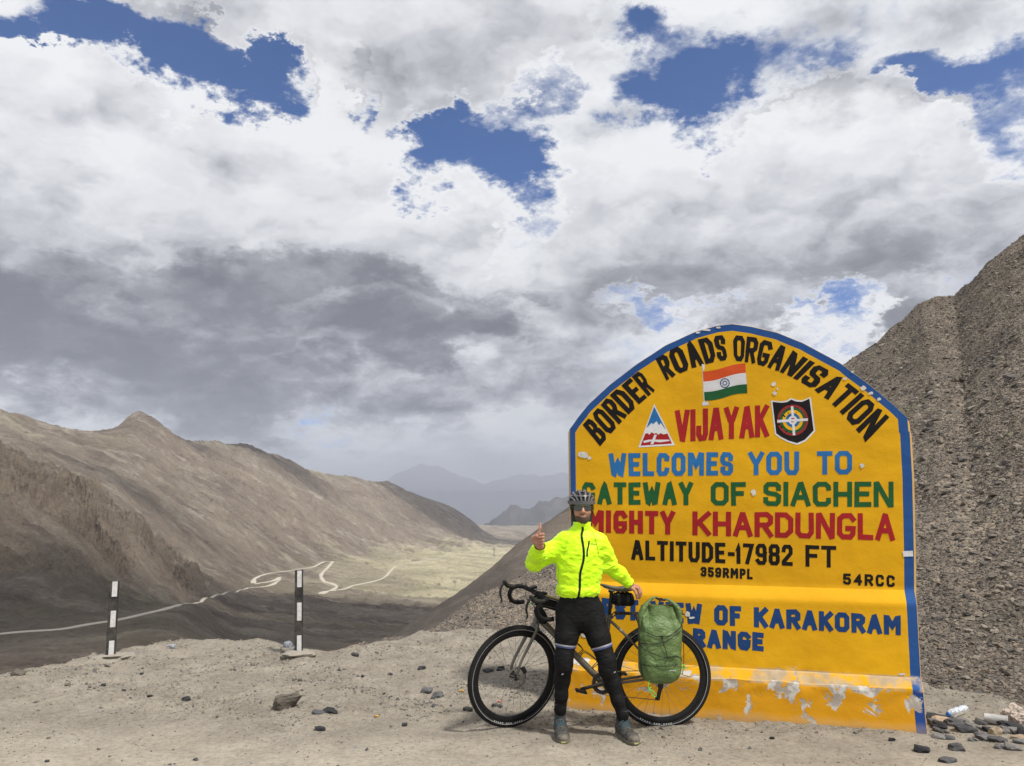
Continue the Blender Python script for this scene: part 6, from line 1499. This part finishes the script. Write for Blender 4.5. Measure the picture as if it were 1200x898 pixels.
# ------------------------------------------------------------------ posts, stones, litter, pylon
def on_ground(px, py):
    z = 0.
    for _ in range(6):
        p = gp(px, py, z); a_ = math.atan2(p.x, p.y); q = min(math.hypot(p.x, p.y), float(edge_r(a_))-.22); p = Vector((q*math.sin(a_), q*math.cos(a_), 0)); z = gz(p.x, p.y)
    return Vector((p.x, p.y, z))
def build_small(terr):
    mk = simple('black_post_paint', (.012, .012, .013), .6, dust=((.3, .26, .2), .35)); mw = simple('white_reflector', (.60, .60, .60), .5, dust=((.35, .3, .24), .3)); mf = simple('pale_footing', (.27, .245, .205), .95, bump=.8, bscale=40, bdist=.01)
    for (bx, by, ty, w_px, lean, lab, tw) in ((129.5, 770, 689, 9.6, R(-1.2), 'black and white striped marker post near the left edge of the road shoulder', .30), (350, 768, 679, 8.8, R(-2.2), 'black and white striped marker post straight ahead above the valley, nearest the bicycle', .12)):
        p = on_ground(bx, by); d = math.hypot(p.x, p.y); s = p.y/FPX; h = (by-ty)*s*1.03; w = w_px*s
        o = link(bpy.data.objects.new('marker_post', None)); o.location = p; props(o, lab, 'post', 'striped marker posts along the edge'); o.rotation_euler = (0, lean, tw)
        g = Geo(); g.box((0, 0, h/2-.05), (w, w*.55, h+.1), bev=.003); g.build('post_body', mk, o)
        for a, b_ in ((.0, .20), (.385, .60), (.775, .985)):
            g = Geo(); g.box((w*.09, -w*.278, h*(1-(a+b_)/2)-.006), (w*.56, .004, h*(b_-a)), bev=.001); g.build('reflector', mw, o)
        bm = stone_bm(70 if bx < 200 else 71, .3, 3); V = np.array([v.co[:] for v in bm.verts]); Fc = [[v.index for v in f.verts] for f in bm.faces]; bm.free()
        g = Geo(); g.add(V*np.array((w*4.0, w*3.2, w*3.2))+np.array((.02 if bx < 200 else 0, 0, -.010)), Fc); g.build('footing', mf, o)
    slate = stone_mat('dark_slate', [(.045, .046, .050), (.065, .066, .07), (.035, .035, .038), (.09, .088, .088)])
    slate_pale = stone_mat('grey_slate', [(.13, .13, .135), (.17, .165, .16), (.10, .10, .105), (.20, .19, .18)])
    tan = stone_mat('tan_rock', [(.42, .33, .24), (.36, .28, .20)]); brown = stone_mat('brown_rock', [(.135, .118, .098), (.15, .13, .108)]); blue = stone_mat('blue_grey_rock', [(.27, .29, .32), (.33, .34, .36)]); orange = stone_mat('orange_bit', [(.55, .34, .08)])
    var = {}
    def piece(px, py, wpx, hpx, mat, label, cat='stone', group=None, name='stone', seed=0, rot=None, deep=.8):
        p = on_ground(px, py); s = math.hypot(p.x, p.y)/FPX; w = wpx*s; h = hpx*s
        key = (mat.name, seed % 5, hpx/wpx < .5)
        if key not in var: var[key] = stone_mesh(name, 300+seed % 5*7+len(mat.name), mat, .8, 2)
        o = bpy.data.objects.new(name, var[key]); link(o); rn = random.Random(seed*31+int(px))
        o.scale = (w*1.05, w*deep, max(h*1.5, .008)); o.location = (p.x, p.y, p.z+h*.30); o.rotation_euler = rot or (rn.uniform(-.12, .12), rn.uniform(-.15, .15), rn.uniform(-.6, .6))
        props(o, label, cat, group); return o
    # the brown block
    p = on_ground(334, 829); bm = bmesh.new(); bmesh.ops.create_cube(bm, size=1); bmesh.ops.bevel(bm, geom=bm.edges[:], offset=.14, segments=3, affect='EDGES'); bmesh.ops.subdivide_edges(bm, edges=bm.edges[:], cuts=2, use_grid_fill=True)
    for v in bm.verts:
        q = v.co.copy(); v.co += q*(.55*mnoise.noise(q*1.7+Vector((3, 1, 8)))+.16*mnoise.noise(q*5)); v.co.x += .22*q.z; v.co.z -= .12*q.x*(q.z > 0)
    me = bpy.data.meshes.new('rock'); bm.to_mesh(me); bm.free(); me.materials.append(brown); o = link(bpy.data.objects.new('rock', me)); s = p.y/FPX
    o.scale = (24*s, 18*s, 14*s); o.location = p+Vector((0, .05, 5.2*s)); o.rotation_euler = (.05, -.10, .22); props(o, 'blocky brown rock, the largest loose stone on the foreground dirt', 'rock')
    G1 = 'dark slate chips scattered over the dirt'
    for i, (x, y, w, h, lab) in enumerate([
        (218, 821, 9, 4, 'dark slate chip on the dirt between the left post and the brown rock'), (375, 856, 11, 5, 'dark slate chip alone in front and right of the brown rock'),
        (373, 836, 13, 3, 'thin grey slate flake just right of the brown rock, left of its pair'), (386, 835, 15, 4, 'thin dark slate flake just right of the brown rock, right of its pair'),
        (500, 812, 13, 6, 'grey slate chunk left of the front wheel, upper of two together'), (513, 817, 14, 6, 'dark grey slate chunk left of the front wheel, lower of two together'), (548, 833, 10, 5, 'black slate chip touching the left side of the front tyre'),
        (416, 769, 8, 4, 'black slate chip near the drop edge right of the middle post'), (494, 784, 8, 4, 'dark slate chip high on the dirt left of the front wheel'), (474, 850, 6, 3, 'small slate chip low on the dirt left of the front wheel'),
        (587, 785, 10, 5, 'dark slate chip seen through the upper front wheel spokes'), (572, 789, 11, 4, 'grey slate flake seen through the left of the front wheel'), (580, 828, 7, 4, 'black slate chip seen low through the front wheel, left of a pair'), (586, 829, 6, 4, 'black slate chip seen low through the front wheel, right of a pair'),
        (1080, 881, 14, 6, 'dark slate lump on bare dirt below the right corner of the sign'), (1121, 879, 14, 6, 'dark tilted slate chip on bare dirt right of the sign corner'), (1110, 893, 16, 5, 'pale grey slate flake at the bottom edge right of the sign')]):
        piece(x, y, w, h, slate if 'grey' not in lab else slate_pale, lab, group=G1, seed=i)
    for i, (x, y, w) in enumerate([(457, 791, 5), (425, 794, 4), (121, 804, 5), (145, 810, 4), (175, 818, 5), (229, 891, 5), (55, 893, 4), (166, 790, 4), (397, 786, 4), (905, 866, 5), (1045, 868, 6)]):
        piece(x, y, w, w*.5, slate, ('tiny dark slate chip '+{457: 'uphill of the grey chunks', 425: 'beside the black chip at the drop edge', 121: 'under the left post', 145: 'just right of and below the left post', 175: 'left of the single larger chip', 229: 'at the bottom edge below the brown rock', 55: 'in the bottom left corner', 166: 'between the left post and the rim rocks', 397: 'right of the middle post footing', 905: 'in front of the middle of the sign', 1045: 'in front of the right end of the sign'}[x]), group='tiny slate chips on the dirt', seed=i+3)
    for i, (x, y, w, h, m, lab) in enumerate([(201, 760, 9, 5, blue, 'blue grey rock on the rim between the two posts'), (337, 755, 9, 7, blue, 'blue grey rock on the rim just left of the middle post'), (345, 762, 7, 4, blue, 'small blue grey rock at the foot of the middle post'), (22, 787, 12, 4, brown, 'low brown stone on the rim at the far left')]):
        piece(x, y, w, h, m, lab, seed=i+11)
    # slate heap by the sign's right foot
    G2 = 'slate fragments by the right foot of the sign'
    for i, (x, y, w, h, r) in enumerate([(1101, 852, 15, 5, .5), (1095, 849, 12, 6, .2), (1098, 857, 9, 4, .9), (1107, 859, 8, 3, .4), (1100, 865, 12, 4, .4), (1119, 850, 17, 6, .0), (1132, 857, 19, 6, .35), (1139, 853, 12, 5, .5), (1145, 854, 12, 4, .45), (1149, 849, 10, 5, .4), (1151, 864, 13, 4, .1), (1157, 866, 17, 4, .1), (1168, 868, 17, 4, .2),
                                         (1172, 877, 9, 5, 0), (1187, 878, 15, 5, .1), (1187, 855, 23, 6, .1), (1194, 859, 16, 5, .3), (1126, 846, 12, 4, .3), (1096, 841, 17, 4, -.1), (1113, 866, 9, 3, .2), (1178, 858, 12, 5, .3), (1160, 857, 12, 4, .1), (1196, 871, 12, 4, 0), (1140, 868, 8, 3, .2), (1205, 862, 18, 6, .1)]):
        big = {6: 'largest flat slate slab in the heap by the sign, left of centre', 0: 'dark slate slab wedged against the right foot of the sign', 15: 'broad slate slab under the pale crumpled sack', 18: 'long pale slate slab leading from the sign corner to the clear bottle'}
        o = piece(x, y, w, h, slate_pale if i % 3 else slate, big.get(i, 'flat '+('dark' if i % 3 == 0 else 'grey')+' slate piece '+['', 'against the sign foot, behind the wedge slab', 'poking out under the wedge slab', 'small, below the wedge slab', 'lowest of those touching the sign foot', 'between sign foot and largest slab', '', 'right behind the largest slab', 'tilted, midway to the cup', 'tilted, just left of the cup', 'below the tilted pair midway to the cup', 'left of two below the tan stone', 'right of two below the tan stone', 'alone below the tan stone', 'front row at the right, below the sack', '', 'under the right of the sack slab', 'directly in front of the clear bottle', '', 'tiny, in front of the heap near the sign', 'just below the cup mouth', 'left of the tan stone', 'front row at the right edge', 'tiny, in front of the largest slab', 'cut by the right edge of the view'][i]), group=G2, seed=i, rot=(.1*math.sin(i*2.1), .12+.1*math.sin(i), -r))
    piece(1105, 846, 20, 5, tan, 'flat tan rock under the clear bottle beside the sign', seed=2); piece(1167, 860, 11, 7, tan, 'tan stone on the slate heap below the white cup', seed=3); piece(1193, 866, 11, 4, tan, 'small tan stone at the right end of the slate heap', seed=4)
    # litter
    mc, t = new_mat('clear_plastic'); pset(t, col=(.86, .90, .92), rough=.12, trans=.82, ior=1.3); mcap = simple('blue_cap', (.02, .12, .42), .4); mwc = simple('white_card', (.40, .40, .40), .6, dust=((.45, .38, .3), .35)); mdk = simple('cup_inside', (.30, .26, .22), .8)
    p = on_ground(1112, 843); o = link(bpy.data.objects.new('plastic_bottle', None)); o.location = p+Vector((0, 0, .035)); o.rotation_euler = (R(4), 0, R(-62)); props(o, 'clear plastic bottle with blue cap lying beside the foot of the sign', 'bottle')
    g = Geo(); g.lathe([(.0, .225), (.030, .222), (.0335, .205), (.0335, .16), (.031, .15), (.0335, .14), (.0335, .09), (.031, .08), (.0335, .07), (.033, .045), (.024, .020), (.0135, .005), (.0135, 0)], seg=24); g.build('bottle_body', mc, o)
    g = Geo(); g.lathe([(0, -.012), (.0175, -.012), (.019, -.010), (.019, .006), (.015, .007)], seg=24); g.build('cap', mcap, o)
    p = on_ground(1168, 850); o = link(bpy.data.objects.new('paper_cup', None)); o.location = p+Vector((0, 0, .040)); o.rotation_euler = (R(4), 0, R(62)); props(o, 'white cup lying on its side on the slate at the right', 'cup')
    g = Geo(); g.lathe([(0, .075), (.029, .075), (.031, .078), (.040, -.070), (.042, -.072), (.0425, -.068), (.041, -.066), (.0385, -.068), (.0285, .072)], seg=28); g.build('cup_wall', mwc, o)
    g = Geo(); g.lathe([(0, .070), (.0285, .070)], seg=28); g.build('cup_bottom', mdk, o)
    p = on_ground(1194, 848); bm = bmesh.new(); bmesh.ops.create_icosphere(bm, subdivisions=4, radius=1)
    for v in bm.verts:
        q = v.co.copy(); v.co = q*(1+.35*mnoise.noise(q*1.6+Vector((9, 2, 4)))+.16*(1-abs(mnoise.noise(q*4.5))*3)); v.co.z = max(v.co.z, -.55)
    me = bpy.data.meshes.new('crumpled_sack'); bm.to_mesh(me); bm.free(); msk = simple('dusty_white_sack', (.52, .44, .38), .85, bump=.8, bscale=30, bdist=.01); me.materials.append(msk); o = link(bpy.data.objects.new('crumpled_sack', me)); o.scale = (.085, .07, .075); o.location = p+Vector((.0, .03, .04)); props(o, 'pale crumpled plastic sack among the slates at the right edge', 'sack')
    piece(541, 810, 5, 2, orange, 'orange scrap on the dirt near the top left of the front wheel', 'scrap', seed=1, name='scrap'); piece(441, 840, 5, 2, orange, 'orange scrap on the dirt in front between rock and bicycle', 'scrap', seed=2, name='scrap')
    mpk = simple('faded_pink_wrapper', (.55, .20, .18), .6); p = on_ground(585, 826); g = Geo(); 
    g.add([(-.022, -.012, .002), (-.006, -.014, .012), (.010, -.012, .004), (.024, -.010, .010), (.022, .012, .004), (.008, .014, .014), (-.008, .013, .006), (-.024, .010, .010)]+[(-.022, -.012, .000), (-.006, -.014, .010), (.010, -.012, .002), (.024, -.010, .008), (.022, .012, .002), (.008, .014, .012), (-.008, .013, .004), (-.024, .010, .008)], [(0, 1, 6, 7), (1, 2, 5, 6), (2, 3, 4, 5), (15, 14, 9, 8), (14, 13, 10, 9), (13, 12, 11, 10)])
    o = g.build('wrapper', mpk, None); o.location = p; props(o, 'pink wrapper scrap on the ground seen through the front wheel', 'wrapper')
    # gravel on the ground
    gr = np.random.default_rng(9); n = 90000; az = gr.uniform(-.64, .66, n); rr = np.exp(gr.uniform(math.log(4.7), math.log(10.4), n)); x = rr*np.sin(az); y = rr*np.cos(az)
    loose = sstep(5.6, 6.6, y+.07*x+.4*perlin(x*.7, y*.7, 3)); clump = sstep(-.25, .5, fbm(x*1.3, y*1.3, 3, 44))
    k = (gr.uniform(0, 1, n) < (.16+.84*loose)*(.25+.75*clump)) & (rr < edge_r(az)+.15); x, y = x[k], y[k]; lo_ = loose[k]
    z = ground_z(x, y); S = np.clip(gr.lognormal(math.log(.0075), .60, len(x)), .003, .05)*(.8+.35*lo_)
    mg_ = stone_mat('road_gravel', [(0.259, 0.236, 0.192), (0.216, 0.194, 0.16), (0.317, 0.293, 0.248), (0.187, 0.171, 0.148), (0.238, 0.213, 0.176), (0.144, 0.141, 0.132), (0.288, 0.258, 0.216), (0.108, 0.11, 0.112), (0.346, 0.327, 0.288), (0.202, 0.167, 0.128)])
    scatter('gravel', np.stack([x, y, z+.0005], 1), S, mg_, 8, flat=.7)
    # lattice pylon on the valley floor
    me = terr.data; co = np.empty(len(me.vertices)*3); me.vertices.foreach_get('co', co); co = co.reshape(-1, 3); w = pxz(579, 657, 2950)
    kx = np.argmin((co[:, 0]-w[0])**2+(co[:, 1]-w[1])**2); zz = co[kx, 2]
    o = link(bpy.data.objects.new('power_pylon', None)); o.location = (w[0], w[1], zz-1); props(o, 'tiny steel lattice power pylon far down the valley above the cyclist\'s handlebar', 'pylon')
    g = Geo(); Hh = 46
    for a, b_ in ((-1, -1), (-1, 1), (1, 1), (1, -1)):
        g.tube([(a*4.5, b_*4.5, 0), (a*1.2, b_*1.2, Hh*.7), (a*.4, b_*.4, Hh)], .38, 4)
    for i in range(7):
        z0, z1 = Hh*.1*i, Hh*.1*(i+1); w0, w1 = 4.5-3.3*z0/(Hh*.7), 4.5-3.3*z1/(Hh*.7)
        for yy in (-1, 1): g.tube([(-w0, yy*w0, z0), (w1, yy*w1, z1)], .2, 3); g.tube([(w0, yy*w0, z0), (-w1, yy*w1, z1)], .2, 3)
    g.build('lattice_tower', bpy.data.materials['spoke_steel'], o)
    for zz_, ww in ((Hh*.72, 8), (Hh*.86, 6)):
        g = Geo(); g.tube([(-ww, 0, zz_), (0, 0, zz_+2.2), (ww, 0, zz_)], .35, 4); g.tube([(-ww, 0, zz_), (ww, 0, zz_)], .35, 4); g.build('cross_arm', bpy.data.materials['spoke_steel'], o)
# ------------------------------------------------------------------ assemble
terr = build_valley(); build_spur(); build_far(); build_roads(terr)
build_ground(); build_scree()
cloud = build_clouds()
def hit(px, py, r): return pxz(px, py, r)
CL = []
for i, (px, py, r, rad, rot, H) in enumerate([
        (495, 583, 4900, (760, 240, 200), 1.04, 5200),       # right half of the long ridge
        (550, 622, 4750, (800, 420, 180), 1.04, 5200),
        (315, 537, 3200, (300, 190, 90), .9, 3000),          # upper ridge left of centre
        (195, 510, 2650, (170, 130, 60), .3, 2700),          # right of the peak
        (170, 582, 1400, (120, 80, 40), .4, 1700),
        (275, 737, 430, (100, 190, 50), -.25, 800),           # near valley floor
        (470, 724, 830, (220, 230, 50), -.3, 900)]):
    cloud(hit(px, py, r), rad, H=H, seed=i+1, rot=rot)
build_haze(); build_rain()
build_sign()
build_bicycle()
build_person()
build_small(terr)
